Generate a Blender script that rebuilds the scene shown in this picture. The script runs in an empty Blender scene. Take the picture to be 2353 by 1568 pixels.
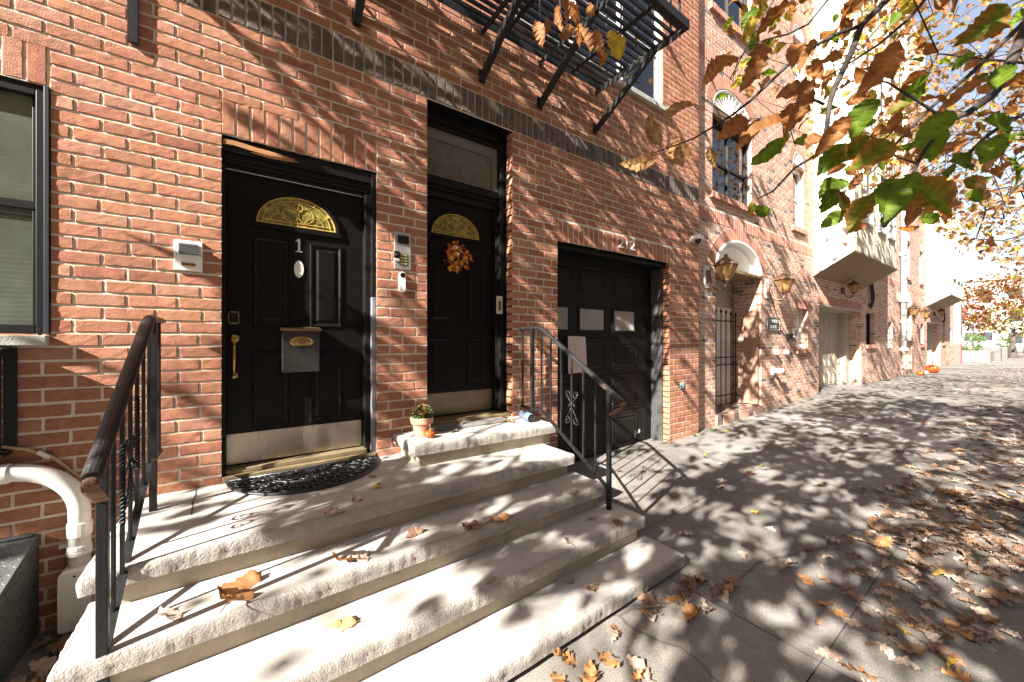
import bpy, math, random
from mathutils import Vector, Matrix, Quaternion
R = math.radians
PI = math.pi
S = bpy.context.scene
COL = S.collection

# ---------------------------------------------------------------- camera, sky, sun, exposure
YAW = R(35.1433)
CAMP = Vector((0.0, -3.1, 1.55))
cam = bpy.data.cameras.new("camera")
cam.sensor_width = 36.0
cam.lens = 36.0 * 875.0 / 2353.0
cam.clip_start = 0.02
cam.clip_end = 2000.0
camo = bpy.data.objects.new("camera", cam)
COL.objects.link(camo)
camo.location = CAMP
camo.rotation_euler = (R(90), 0, -YAW)
S.camera = camo

LDIR = Vector((1.0, 0.24, -0.65)).normalized()      # direction the sunlight travels
SUN_E = math.asin(-LDIR.z)
SUN_AZ = math.atan2(-LDIR.x, -LDIR.y)
W = bpy.data.worlds.new("World")
S.world = W
W.use_nodes = True
wn = W.node_tree
bg = wn.nodes.get("Background") or wn.nodes.new("ShaderNodeBackground")
sky = wn.nodes.new("ShaderNodeTexSky")
sky.sky_type = 'NISHITA'
sky.sun_disc = False
sky.sun_elevation = SUN_E
sky.sun_rotation = SUN_AZ
sky.air_density = 1.0
sky.dust_density = 1.0
sky.ozone_density = 1.0
hs = wn.nodes.new("ShaderNodeHueSaturation")
hs.inputs["Saturation"].default_value = 0.74
hs.inputs["Value"].default_value = 1.0
tint = wn.nodes.new("ShaderNodeMix"); tint.data_type = 'RGBA'; tint.blend_type = 'MULTIPLY'
tint.inputs[0].default_value = 1.0
tint.inputs[7].default_value = (1.0, 0.955, 0.92, 1)
wn.links.new(sky.outputs[0], hs.inputs["Color"])
wn.links.new(hs.outputs[0], tint.inputs[6])
wn.links.new(tint.outputs[2], bg.inputs[0])
bg.inputs[1].default_value = 0.05
sun = bpy.data.lights.new("sun", 'SUN')
sun.energy = 5.0
sun.angle = R(0.53)
sun.color = (1.0, 0.95, 0.87)
suno = bpy.data.objects.new("sun", sun)
COL.objects.link(suno)
suno.rotation_euler = LDIR.to_track_quat('-Z', 'Y').to_euler()
suno.location = (-10, -3, 12)
S.view_settings.view_transform = 'Standard'
S.view_settings.look = 'None'
S.view_settings.exposure = 2.4
S.view_settings.gamma = 1.0
S.cycles.max_bounces = 8
S.cycles.diffuse_bounces = 4
S.cycles.transparent_max_bounces = 16
S.cycles.sample_clamp_indirect = 6.0

# ---------------------------------------------------------------- helpers
class MB:
    """collects shapes and links them as ONE mesh object"""
    def __init__(s):
        s.v = []; s.f = []; s.c = []; s.m = []; s.mi = 0; s.col = (1, 1, 1)
    def add(s, vs, fs, col=None, mi=None):
        o = len(s.v); s.v.extend(vs)
        c = col if col is not None else s.col
        s.c.extend([c] * len(vs))
        k = s.mi if mi is None else mi
        for f in fs:
            s.f.append(tuple(i + o for i in f)); s.m.append(k)
    def addc(s, vs, fs, cols, mi=None):
        o = len(s.v); s.v.extend(vs); s.c.extend(cols)
        k = s.mi if mi is None else mi
        for f in fs:
            s.f.append(tuple(i + o for i in f)); s.m.append(k)
    def quad(s, a, b, c, d, **k): s.add([a, b, c, d], [(0, 1, 2, 3)], **k)
    def box(s, x0, x1, y0, y1, z0, z1, **k):
        vs = [(x, y, z) for x in (x0, x1) for y in (y0, y1) for z in (z0, z1)]
        s.add(vs, [(0, 1, 3, 2), (4, 6, 7, 5), (0, 4, 5, 1), (2, 3, 7, 6), (0, 2, 6, 4), (1, 5, 7, 3)], **k)
    def obox(s, c, ax, ay, az, **k):
        """box from a centre and three half-axis vectors"""
        c = Vector(c); ax = Vector(ax); ay = Vector(ay); az = Vector(az)
        vs = [tuple(c + ax * i + ay * j + az * l) for i in (-1, 1) for j in (-1, 1) for l in (-1, 1)]
        s.add(vs, [(0, 1, 3, 2), (4, 6, 7, 5), (0, 4, 5, 1), (2, 3, 7, 6), (0, 2, 6, 4), (1, 5, 7, 3)], **k)
    def bar(s, a, b, w, h, up=(0, 0, 1), **k):
        a = Vector(a); b = Vector(b); d = (b - a)
        L = d.length; d.normalize(); up = Vector(up)
        if abs(d.dot(up)) > 0.98: up = Vector((1, 0, 0))
        sx = d.cross(up).normalized(); sz = sx.cross(d).normalized()
        s.obox((a + b) / 2, d * (L / 2), sx * (w / 2), sz * (h / 2), **k)
    def tube(s, pts, r, n=8, cap=True, flat=1.0, **k):
        pts = [Vector(p) for p in pts]
        if not isinstance(r, (list, tuple)): r = [r] * len(pts)
        vs = []; fs = []
        prev = None
        for i, p in enumerate(pts):
            t = (pts[min(i + 1, len(pts) - 1)] - pts[max(i - 1, 0)])
            if t.length < 1e-9: t = Vector((0, 0, 1))
            t.normalize()
            if prev is None:
                a = Vector((0, 0, 1)) if abs(t.z) < 0.9 else Vector((1, 0, 0))
                u = t.cross(a).normalized()
            else:
                u = prev - t * prev.dot(t)
                u = u.normalized() if u.length > 1e-6 else t.orthogonal().normalized()
            prev = u; w = t.cross(u)
            for j in range(n):
                an = 2 * PI * j / n
                vs.append(tuple(p + (u * math.cos(an) + w * math.sin(an) * flat) * r[i]))
        m = len(pts)
        for i in range(m - 1):
            for j in range(n):
                fs.append((i * n + j, i * n + (j + 1) % n, (i + 1) * n + (j + 1) % n, (i + 1) * n + j))
        if cap:
            fs.append(tuple(range(n - 1, -1, -1))); fs.append(tuple((m - 1) * n + j for j in range(n)))
        s.add(vs, fs, **k)
    def lathe(s, prof, c=(0, 0, 0), n=24, axis=None, squash=None, **k):
        """prof: list of (radius, height) about z, optionally turned so z -> axis"""
        q = Vector((0, 0, 1)).rotation_difference(Vector(axis)) if axis is not None else Quaternion()
        c = Vector(c); vs = []; fs = []
        for r, h in prof:
            for j in range(n):
                a = 2 * PI * j / n
                rr = r * (squash(a, h) if squash else 1)
                vs.append(tuple(c + q @ Vector((rr * math.cos(a), rr * math.sin(a), h))))
        m = len(prof)
        for i in range(m - 1):
            for j in range(n):
                fs.append((i * n + j, i * n + (j + 1) % n, (i + 1) * n + (j + 1) % n, (i + 1) * n + j))
        if prof[0][0] > 1e-5: fs.append(tuple(range(n - 1, -1, -1)))
        if prof[-1][0] > 1e-5: fs.append(tuple((m - 1) * n + j for j in range(n)))
        s.add(vs, fs, **k)
    def prism(s, pts, y0, y1, **k):
        """outline of (x,z) points extruded from y0 to y1"""
        n = len(pts)
        vs = [(x, y0, z) for x, z in pts] + [(x, y1, z) for x, z in pts]
        fs = [tuple(range(n)), tuple(range(2 * n - 1, n - 1, -1))]
        for i in range(n):
            fs.append((i, i + n, (i + 1) % n + n, (i + 1) % n))
        s.add(vs, fs, **k)
    def build(s, name, mats, parent=None, smooth=False, bevel=0, loc=(0, 0, 0), seg=2):
        me = bpy.data.meshes.new(name)
        lx, ly, lz = loc
        vs = s.v if loc == (0, 0, 0) else [(a - lx, b - ly, c - lz) for a, b, c in s.v]
        me.from_pydata(vs, [], s.f)
        if not isinstance(mats, (list, tuple)): mats = [mats]
        for m in mats: me.materials.append(m)
        if len(mats) > 1: me.polygons.foreach_set("material_index", s.m)
        at = me.color_attributes.new("Col", 'FLOAT_COLOR', 'POINT')
        flat = []
        for c in s.c: flat += [c[0], c[1], c[2], 1.0]
        at.data.foreach_set("color", flat)
        if smooth: me.polygons.foreach_set("use_smooth", [True] * len(me.polygons))
        me.update()
        o = bpy.data.objects.new(name, me)
        COL.objects.link(o)
        o.location = loc
        if parent is not None:
            o.parent = parent
            if loc == (0, 0, 0) or True:
                pl = world_loc(parent)
                o.location = Vector(loc) - pl
        if bevel:
            b = o.modifiers.new("bevel", 'BEVEL'); b.width = bevel; b.segments = seg
            b.limit_method = 'ANGLE'; b.angle_limit = R(40)
        return o

def world_loc(o):
    p = Vector(o.location)
    while o.parent is not None:
        o = o.parent; p += Vector(o.location)
    return p

def tag(o, label=None, cat=None, group=None, kind=None):
    if label: o["label"] = label
    if cat: o["category"] = cat
    if group: o["group"] = group
    if kind: o["kind"] = kind
    return o

def thing(name, loc, label, cat, group=None):
    o = bpy.data.objects.new(name, None)
    o.empty_display_size = 0.1
    COL.objects.link(o); o.location = loc
    return tag(o, label, cat, group)

def dup(root, off, label=None, group=None):
    """a copy of a thing with its parts and sub-parts"""
    def rec(o, par):
        c = o.copy(); COL.objects.link(c)
        if par is not None: c.parent = par; c.matrix_parent_inverse = o.matrix_parent_inverse
        for ch in kids.get(o.name, ()): rec(ch, c)
        return c
    kids = {}
    for o in list(COL.objects):
        if o.parent is not None: kids.setdefault(o.parent.name, []).append(o)
    r = rec(root, None)
    r.location = Vector(root.location) + Vector(off)
    if label: r["label"] = label
    if group: r["group"] = group
    return r

def text_obj(body, size, loc, parent, mat, name="lettering", ext=0.003, sx=1.0, rotz=0.0, align='CENTER'):
    cu = bpy.data.curves.new("lettering", 'FONT')
    cu.body = body; cu.size = size; cu.extrude = ext; cu.align_x = align; cu.align_y = 'CENTER'
    t = bpy.data.objects.new("lettering_curve", cu); COL.objects.link(t)
    dg = bpy.context.evaluated_depsgraph_get(); dg.update()
    me = bpy.data.meshes.new_from_object(t.evaluated_get(dg))
    bpy.data.objects.remove(t); bpy.data.curves.remove(cu)
    me.transform(Matrix.Scale(sx, 4, (1, 0, 0)))
    me.transform(Matrix.Rotation(R(90), 4, 'X'))
    if rotz: me.transform(Matrix.Rotation(rotz, 4, 'Z'))
    me.materials.clear(); me.materials.append(mat)
    o = bpy.data.objects.new(name, me); COL.objects.link(o)
    if parent is not None:
        o.parent = parent; o.location = Vector(loc) - world_loc(parent)
    else: o.location = loc
    return o

# ---------------------------------------------------------------- materials
def _nodes(name):
    m = bpy.data.materials.new(name); m.use_nodes = True
    nt = m.node_tree; b = nt.nodes["Principled BSDF"]
    return m, nt, b
def _n(nt, t, **kw):
    n = nt.nodes.new(t)
    for k, v in kw.items():
        if k in n.inputs: n.inputs[k].default_value = v
        else: setattr(n, k, v)
    return n
def _ramp(nt, stops):
    r = nt.nodes.new("ShaderNodeValToRGB")
    e = r.color_ramp.elements
    e[0].position, e[0].color = stops[0][0], (*stops[0][1], 1)
    e[1].position, e[1].color = stops[-1][0], (*stops[-1][1], 1)
    for p, c in stops[1:-1]:
        x = e.new(p); x.color = (*c, 1)
    return r
def _mix(nt, fac, a, b, blend='MIX'):
    m = nt.nodes.new("ShaderNodeMix"); m.data_type = 'RGBA'; m.blend_type = blend
    for i, v in ((0, fac), (6, a), (7, b)):
        if hasattr(v, "is_linked") or isinstance(v, bpy.types.NodeSocket): nt.links.new(v, m.inputs[i])
        elif isinstance(v, (int, float)): m.inputs[i].default_value = v
        else: m.inputs[i].default_value = (*v, 1)
    return m.outputs[2]

def mat(name, base, rough=0.6, var=0.15, nscale=8.0, bump=0.0, bscale=60.0, metal=0.0, spec=0.5, attr=False, dirt=None, stops=None, coat=0.0, stretch=None):
    """general procedural surface: base colour broken up by two noises, plus fine bump"""
    m, nt, b = _nodes(name)
    tc = _n(nt, "ShaderNodeTexCoord"); src = tc.outputs["Object"]
    if stretch:
        mp = _n(nt, "ShaderNodeMapping"); mp.inputs["Scale"].default_value = stretch
        nt.links.new(src, mp.inputs[0]); src = mp.outputs[0]
    n1 = _n(nt, "ShaderNodeTexNoise", Scale=nscale, Detail=6.0, Roughness=0.65)
    nt.links.new(src, n1.inputs["Vector"])
    lo = tuple(max(0, c * (1 - var)) for c in base); hi = tuple(min(1, c * (1 + var)) for c in base)
    r = _ramp(nt, stops or [(0.3, lo), (0.7, hi)])
    nt.links.new(n1.outputs["Fac"], r.inputs[0])
    out = r.outputs[0]
    if attr:
        a = _n(nt, "ShaderNodeVertexColor", layer_name="Col")
        out = _mix(nt, 1.0, out, a.outputs[0], 'MULTIPLY')
    if dirt:
        n2 = _n(nt, "ShaderNodeTexNoise", Scale=dirt[1], Detail=8.0, Roughness=0.7)
        nt.links.new(src, n2.inputs["Vector"])
        r2 = _ramp(nt, [(dirt[2], (0, 0, 0)), (dirt[3], (1, 1, 1))])
        nt.links.new(n2.outputs["Fac"], r2.inputs[0])
        out = _mix(nt, r2.outputs[0], out, dirt[0])
    nt.links.new(out, b.inputs["Base Color"])
    b.inputs["Roughness"].default_value = rough
    b.inputs["Metallic"].default_value = metal
    b.inputs["Specular IOR Level"].default_value = spec
    b.inputs["Coat Weight"].default_value = coat
    if bump:
        n3 = _n(nt, "ShaderNodeTexNoise", Scale=bscale, Detail=5.0, Roughness=0.6)
        nt.links.new(src, n3.inputs["Vector"])
        bp = _n(nt, "ShaderNodeBump", Strength=1.0, Distance=bump)
        nt.links.new(n3.outputs["Fac"], bp.inputs["Height"])
        nt.links.new(bp.outputs[0], b.inputs["Normal"])
    return m

def brick_mat(name, wash, washamt, bump):
    m, nt, b = _nodes(name)
    tc = _n(nt, "ShaderNodeTexCoord")
    a = _n(nt, "ShaderNodeVertexColor", layer_name="Col")
    n1 = _n(nt, "ShaderNodeTexNoise", Scale=22.0, Detail=7.0, Roughness=0.7)
    nt.links.new(tc.outputs["Object"], n1.inputs["Vector"])
    r = _ramp(nt, [(0.28, (0.62, 0.62, 0.62)), (0.72, (1.3, 1.3, 1.3))])
    nt.links.new(n1.outputs["Fac"], r.inputs[0])
    c = _mix(nt, 1.0, a.outputs[0], r.outputs[0], 'MULTIPLY')
    n2 = _n(nt, "ShaderNodeTexNoise", Scale=6.0, Detail=9.0, Roughness=0.8)
    nt.links.new(tc.outputs["Object"], n2.inputs["Vector"])
    r2 = _ramp(nt, [(0.40, (0, 0, 0)), (0.85, (washamt,) * 3)])
    nt.links.new(n2.outputs["Fac"], r2.inputs[0])
    c = _mix(nt, r2.outputs[0], c, wash)
    nt.links.new(c, b.inputs["Base Color"])
    b.inputs["Roughness"].default_value = 0.9
    b.inputs["Specular IOR Level"].default_value = 0.25
    n3 = _n(nt, "ShaderNodeTexNoise", Scale=140.0, Detail=6.0, Roughness=0.7)
    nt.links.new(tc.outputs["Object"], n3.inputs["Vector"])
    bp = _n(nt, "ShaderNodeBump", Strength=1.0, Distance=bump)
    nt.links.new(n3.outputs["Fac"], bp.inputs["Height"])
    nt.links.new(bp.outputs[0], b.inputs["Normal"])
    return m

def leaf_mat(name, trans=0.35):
    m, nt, b = _nodes(name)
    tc = _n(nt, "ShaderNodeTexCoord")
    a = _n(nt, "ShaderNodeVertexColor", layer_name="Col")
    n1 = _n(nt, "ShaderNodeTexNoise", Scale=35.0, Detail=5.0, Roughness=0.65)
    nt.links.new(tc.outputs["Object"], n1.inputs["Vector"])
    r = _ramp(nt, [(0.3, (0.6, 0.55, 0.5)), (0.7, (1.25, 1.25, 1.25))])
    nt.links.new(n1.outputs["Fac"], r.inputs[0])
    c = _mix(nt, 1.0, a.outputs[0], r.outputs[0], 'MULTIPLY')
    nt.links.new(c, b.inputs["Base Color"])
    b.inputs["Roughness"].default_value = 0.55
    b.inputs["Specular IOR Level"].default_value = 0.35
    t = _n(nt, "ShaderNodeBsdfTranslucent")
    nt.links.new(c, t.inputs[0])
    ms = _n(nt, "ShaderNodeMixShader"); ms.inputs[0].default_value = trans
    nt.links.new(b.outputs[0], ms.inputs[1]); nt.links.new(t.outputs[0], ms.inputs[2])
    nt.links.new(ms.outputs[0], nt.nodes["Material Output"].inputs["Surface"])
    bp = _n(nt, "ShaderNodeBump", Strength=0.6, Distance=0.002)
    nt.links.new(n1.outputs["Fac"], bp.inputs["Height"])
    nt.links.new(bp.outputs[0], b.inputs["Normal"])
    return m

def glass_mat(name, tint=(0.75, 0.8, 0.8), rough=0.02, ior=1.5, wav=0.0, wscale=30.0, dark=0.0):
    m, nt, b = _nodes(name)
    nt.nodes.remove(b)
    fr = _n(nt, "ShaderNodeFresnel", IOR=ior)
    g = _n(nt, "ShaderNodeBsdfGlossy"); g.inputs["Roughness"].default_value = rough
    t = _n(nt, "ShaderNodeBsdfTransparent"); t.inputs[0].default_value = (*tint, 1)
    ms = _n(nt, "ShaderNodeMixShader")
    nt.links.new(fr.outputs[0], ms.inputs[0]); nt.links.new(t.outputs[0], ms.inputs[1]); nt.links.new(g.outputs[0], ms.inputs[2])
    nt.links.new(ms.outputs[0], nt.nodes["Material Output"].inputs["Surface"])
    if wav:
        tc = _n(nt, "ShaderNodeTexCoord")
        n3 = _n(nt, "ShaderNodeTexNoise", Scale=wscale, Detail=3.0)
        nt.links.new(tc.outputs["Object"], n3.inputs["Vector"])
        bp = _n(nt, "ShaderNodeBump", Strength=1.0, Distance=wav)
        nt.links.new(n3.outputs["Fac"], bp.inputs["Height"])
        nt.links.new(bp.outputs[0], g.inputs["Normal"]); nt.links.new(bp.outputs[0], fr.inputs["Normal"])
    return m

M = {}
M['brick'] = brick_mat("red brick", (0.52, 0.31, 0.22), 0.38, 0.006)
M['brick2'] = brick_mat("orange brick", (0.62, 0.48, 0.40), 0.65, 0.003)
M['mortar'] = mat("mortar", (0.60, 0.53, 0.44), 0.95, 0.18, 9, 0.004, 130, spec=0.2)
M['mortar2'] = mat("pale mortar", (0.66, 0.60, 0.53), 0.95, 0.15, 9, 0.003, 130, spec=0.2)
M['stone'] = mat("limestone", (0.395, 0.365, 0.332), 0.88, 0.12, 5, 0.0015, 240, spec=0.25, dirt=((0.30, 0.26, 0.22), 2.2, 0.55, 0.85))
M['rock'] = mat("rock faced limestone edge", (0.33, 0.30, 0.268), 0.92, 0.18, 30, 0.007, 95, spec=0.2, dirt=((0.28, 0.23, 0.19), 3.0, 0.55, 0.85))
M['riser'] = mat("cast concrete riser", (0.40, 0.345, 0.26), 0.9, 0.16, 6, 0.001, 200, spec=0.25, dirt=((0.22, 0.19, 0.15), 2.6, 0.52, 0.85))
M['blackpaint'] = mat("black gloss door paint", (0.0065, 0.006, 0.0055), 0.36, 0.3, 30, 0.0006, 120, spec=0.18)
M['blacktrim'] = mat("black trim paint", (0.008, 0.0075, 0.007), 0.45, 0.35, 14, 0.0016, 70, spec=0.2, dirt=((0.03, 0.027, 0.025), 16, 0.64, 0.74))
M['worntrim'] = mat("worn grey trim paint", (0.17, 0.175, 0.19), 0.6, 0.5, 26, 0.002, 70, stretch=(3, 3, 0.5))
M['darkpaint'] = mat("garage door paint", (0.010, 0.009, 0.008), 0.5, 0.25, 7, 0.0004, 160, spec=0.2, dirt=((0.018, 0.015, 0.013), 3, 0.55, 0.8))
M['iron'] = mat("black iron", (0.010, 0.010, 0.010), 0.46, 0.3, 25, 0.0018, 60, spec=0.32, dirt=((0.16, 0.075, 0.045), 11, 0.66, 0.74))
M['ironclean'] = mat("black painted steel", (0.010, 0.010, 0.010), 0.48, 0.3, 18, 0.0012, 80, spec=0.32, dirt=((0.06, 0.04, 0.03), 9, 0.66, 0.78))
M['rustiron'] = mat("worn handrail", (0.014, 0.0135, 0.0135), 0.4, 0.3, 20, 0.0022, 70, dirt=((0.17, 0.095, 0.07), 8, 0.62, 0.72))
M['rust'] = mat("rusty end", (0.14, 0.075, 0.045), 0.9, 0.4, 40, 0.004, 90)
M['brass'] = mat("aged brass", (0.50, 0.33, 0.12), 0.28, 0.2, 20, 0.0004, 90, metal=1.0)
M['brasssill'] = mat("brass threshold", (0.24, 0.185, 0.105), 0.5, 0.25, 12, metal=0.35)
M['caming'] = mat('gilt caming', (0.55, 0.38, 0.12), 0.3, 0.15, 20, metal=0.35)
M['digit'] = mat('pale metal digit', (0.72, 0.68, 0.62), 0.35, 0.05, 20, metal=0.25)
M['reveal'] = mat('grey black reveal paint', (0.045, 0.044, 0.043), 0.55, 0.3, 14, 0.0016, 80)
M['steel'] = mat("brushed steel", (0.60, 0.52, 0.43), 0.38, 0.1, 5, 0.0004, 60, metal=1.0, stretch=(30, 1, 1), dirt=((0.12, 0.1, 0.08), 30, 0.74, 0.78))
M['oldsteel'] = mat("dull steel", (0.22, 0.18, 0.13), 0.45, 0.2, 5, 0.0004, 60, metal=0.9)
M['alu'] = mat("satin aluminium", (0.52, 0.50, 0.47), 0.42, 0.06, 10, metal=0.6)
M['whitepl'] = mat("white plastic", (0.78, 0.77, 0.74), 0.35, 0.04, 5)
M['whitepaint'] = mat("white paint", (0.80, 0.79, 0.76), 0.6, 0.05, 4, 0.001, 80)
M['blackpl'] = mat("black plastic", (0.012, 0.012, 0.013), 0.3, 0.1, 5)
M['greypl'] = mat("grey plastic", (0.10, 0.10, 0.105), 0.4, 0.1, 5)
M['lens'] = mat("dark lens", (0.004, 0.004, 0.006), 0.08, 0.1, 5)
M['label'] = mat("name label", (0.55, 0.45, 0.18), 0.5, 0.15, 30)
M['concsill'] = mat("concrete sill", (0.36, 0.36, 0.32), 0.9, 0.15, 20, 0.004, 110)
M['frame'] = mat("black window frame", (0.008, 0.008, 0.008), 0.42, 0.2, 10, spec=0.25)
M['frameblue'] = mat("dark edge strip", (0.022, 0.026, 0.036), 0.4, 0.2, 10)
M['blind'] = mat("white blind", (0.62, 0.62, 0.56), 0.6, 0.05, 3)
M['darkroom'] = mat("dark interior", (0.02, 0.02, 0.02), 0.9, 0.1, 3)
M['glass'] = glass_mat("window glass", (0.7, 0.74, 0.74), 0.015, 2.1)
M['screen'] = mat("screened glass", (0.13, 0.145, 0.11), 0.12, 0.25, 4, 0.0006, 400, spec=0.9)
def screen_mat():
    m = mat("insect screen", (0.10, 0.112, 0.082), 0.05, 0.3, 3.0, 0.0006, 400, spec=0.9)
    nt = m.node_tree; b = nt.nodes["Principled BSDF"]
    t = _n(nt, "ShaderNodeBsdfTransparent"); ms = _n(nt, "ShaderNodeMixShader"); ms.inputs[0].default_value = 0.14
    nt.links.new(b.outputs[0], ms.inputs[1]); nt.links.new(t.outputs[0], ms.inputs[2]); nt.links.new(ms.outputs[0], nt.nodes["Material Output"].inputs["Surface"])
    return m
M['screen'] = screen_mat()
M['fanglass'] = mat("textured glass with painted reflections", (0.10, 0.085, 0.03), 0.12, 0.5, 17, 0.004, 38, spec=0.6, stops=[(0.34, (0.06, 0.05, 0.014)), (0.55, (0.22, 0.18, 0.045)), (0.68, (0.6, 0.52, 0.08))])  # yellow tree reflections painted into the glass colour by noise
M['transom'] = mat("obscured transom glass", (0.12, 0.10, 0.075), 0.12, 0.3, 20, 0.002, 60, spec=0.5)
M['frost'] = mat("frosted pane", (0.30, 0.28, 0.25), 0.35, 0.12, 6)
M['rubber'] = mat("black rubber", (0.018, 0.018, 0.020), 0.38, 0.25, 20, 0.001, 100)
M['matgrey'] = mat("grey coir mat", (0.15, 0.14, 0.13), 0.95, 0.3, 60, 0.006, 150)
M['terracotta'] = mat("terracotta", (0.46, 0.22, 0.14), 0.85, 0.18, 12, 0.0008, 120, dirt=((0.6, 0.5, 0.42), 9, 0.55, 0.75))
M['soil'] = mat("soil", (0.03, 0.022, 0.015), 0.95, 0.4, 40, 0.006, 60)
M['pumpkin'] = mat("pumpkin skin", (0.46, 0.075, 0.005), 0.4, 0.15, 12)
M['palepumpkin'] = mat("pale pumpkin skin", (0.62, 0.56, 0.42), 0.5, 0.12, 12)
M['stem'] = mat("dry stem", (0.20, 0.17, 0.08), 0.85, 0.3, 30)
M['attr'] = mat("coloured petals", (1, 1, 1), 0.7, 0.12, 30, attr=True)
M['leaf'] = leaf_mat("autumn leaf", 0.6)
M['litter'] = leaf_mat("dry leaf", 0.12)
M['bark'] = mat("bark", (0.075, 0.058, 0.045), 0.95, 0.4, 14, 0.008, 40, stretch=(1, 1, 0.4))
M['twig'] = mat("twig bark", (0.030, 0.022, 0.019), 0.85, 0.35, 40, 0.0015, 90)
M['pvc'] = mat("white pvc", (0.74, 0.73, 0.69), 0.38, 0.05, 5, dirt=((0.45, 0.40, 0.32), 6, 0.62, 0.85))
M['cable'] = mat("tan cable", (0.42, 0.30, 0.15), 0.6, 0.2, 15)
M['blackcable'] = mat("black cable", (0.01, 0.01, 0.01), 0.5, 0.2, 15)
M['plate'] = mat("grey painted tread plate", (0.075, 0.08, 0.078), 0.5, 0.25, 9, 0.0008, 120, dirt=((0.12, 0.11, 0.095), 5, 0.55, 0.8))
M['wood'] = mat("bare splintered wood", (0.36, 0.17, 0.06), 0.8, 0.35, 14, 0.004, 50, stretch=(0.4, 3, 6))
M['signplate'] = mat("faded sign plate", (0.62, 0.52, 0.47), 0.5, 0.08, 5, dirt=((0.22, 0.17, 0.15), 7, 0.68, 0.8))
M['peel'] = mat("peeled paint", (0.5, 0.5, 0.48), 0.8, 0.2, 20)
M['roll'] = mat("blue grey sleeve", (0.10, 0.13, 0.19), 0.4, 0.2, 8)
M['cream'] = mat("cream siding", (0.56, 0.50, 0.39), 0.7, 0.04, 2)
M['soffit'] = mat("plywood soffit", (0.21, 0.14, 0.07), 0.75, 0.14, 2, 0.001, 40, stretch=(6, 0.6, 1))
M['garagecream'] = mat("cream garage door", (0.37, 0.32, 0.255), 0.6, 0.06, 3)
M['taupe'] = mat("taupe door", (0.40, 0.36, 0.31), 0.55, 0.08, 3)
M['gatebrown'] = mat("brown gate", (0.34, 0.19, 0.13), 0.6, 0.12, 6)
M['copper'] = mat("lantern bronze", (0.15, 0.085, 0.05), 0.45, 0.3, 15, metal=0.45)
M['amber'] = glass_mat("amber lantern glass", (1.0, 0.62, 0.26), 0.08, 1.45, 0.002, 20)
def amber_mat():
    m, nt, b = _nodes("amber lantern glass lit through")
    t = _n(nt, "ShaderNodeBsdfTranslucent"); t.inputs[0].default_value = (0.85, 0.60, 0.32, 1)
    p = _n(nt, "ShaderNodeBsdfTransparent"); p.inputs[0].default_value = (1.0, 0.80, 0.55, 1)
    b.inputs["Base Color"].default_value = (0.5, 0.33, 0.15, 1); b.inputs["Roughness"].default_value = 0.1
    m1 = _n(nt, "ShaderNodeMixShader"); m1.inputs[0].default_value = 0.45
    m2 = _n(nt, "ShaderNodeMixShader"); m2.inputs[0].default_value = 0.3
    nt.links.new(t.outputs[0], m1.inputs[1]); nt.links.new(p.outputs[0], m1.inputs[2])
    nt.links.new(m1.outputs[0], m2.inputs[1]); nt.links.new(b.outputs[0], m2.inputs[2])
    nt.links.new(m2.outputs[0], nt.nodes["Material Output"].inputs["Surface"])
    return m
M['amber'] = amber_mat()
M['oldwhite'] = mat("old white enamel", (0.72, 0.68, 0.62), 0.5, 0.1, 10)
M['bulb'] = mat("bulb", (0.85, 0.8, 0.7), 0.3, 0.02, 5)
M['plaque'] = mat("dark green plaque", (0.045, 0.05, 0.048), 0.45, 0.2, 15)
M['plaquetext'] = mat("pale letters", (0.5, 0.5, 0.46), 0.5, 0.1, 15)
M['redpaint'] = mat("red paint", (0.42, 0.09, 0.075), 0.45, 0.1, 8)
M['green'] = mat("hedge leaf", (1, 1, 1), 0.6, 0.3, 8, attr=True)
M['blocks'] = mat("planter stone", (0.24, 0.20, 0.175), 0.9, 0.15, 6, 0.004, 40)
M['vanwhite'] = mat("van white", (0.78, 0.78, 0.78), 0.3, 0.03, 3)
M['vanglass'] = mat("van glass", (0.04, 0.045, 0.05), 0.08, 0.1, 3)
M['bluetag'] = mat("pale blue tag", (0.32, 0.48, 0.55), 0.6, 0.1, 12)
M['paper'] = mat("cream card", (0.55, 0.50, 0.42), 0.7, 0.05, 8)
M['print'] = mat("brown print", (0.14, 0.07, 0.03), 0.7, 0.5, 30)
M['parge'] = mat("far wall", (0.6, 0.55, 0.5), 0.9, 0.1, 3)
M['asphalt'] = mat("asphalt", (0.05, 0.05, 0.052), 0.9, 0.25, 30, 0.006, 120)
M['kerb'] = mat("granite kerb", (0.30, 0.29, 0.28), 0.85, 0.15, 30, 0.003, 90)
M['earth'] = mat("earth", (0.10, 0.09, 0.07), 0.95, 0.3, 3)

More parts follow.
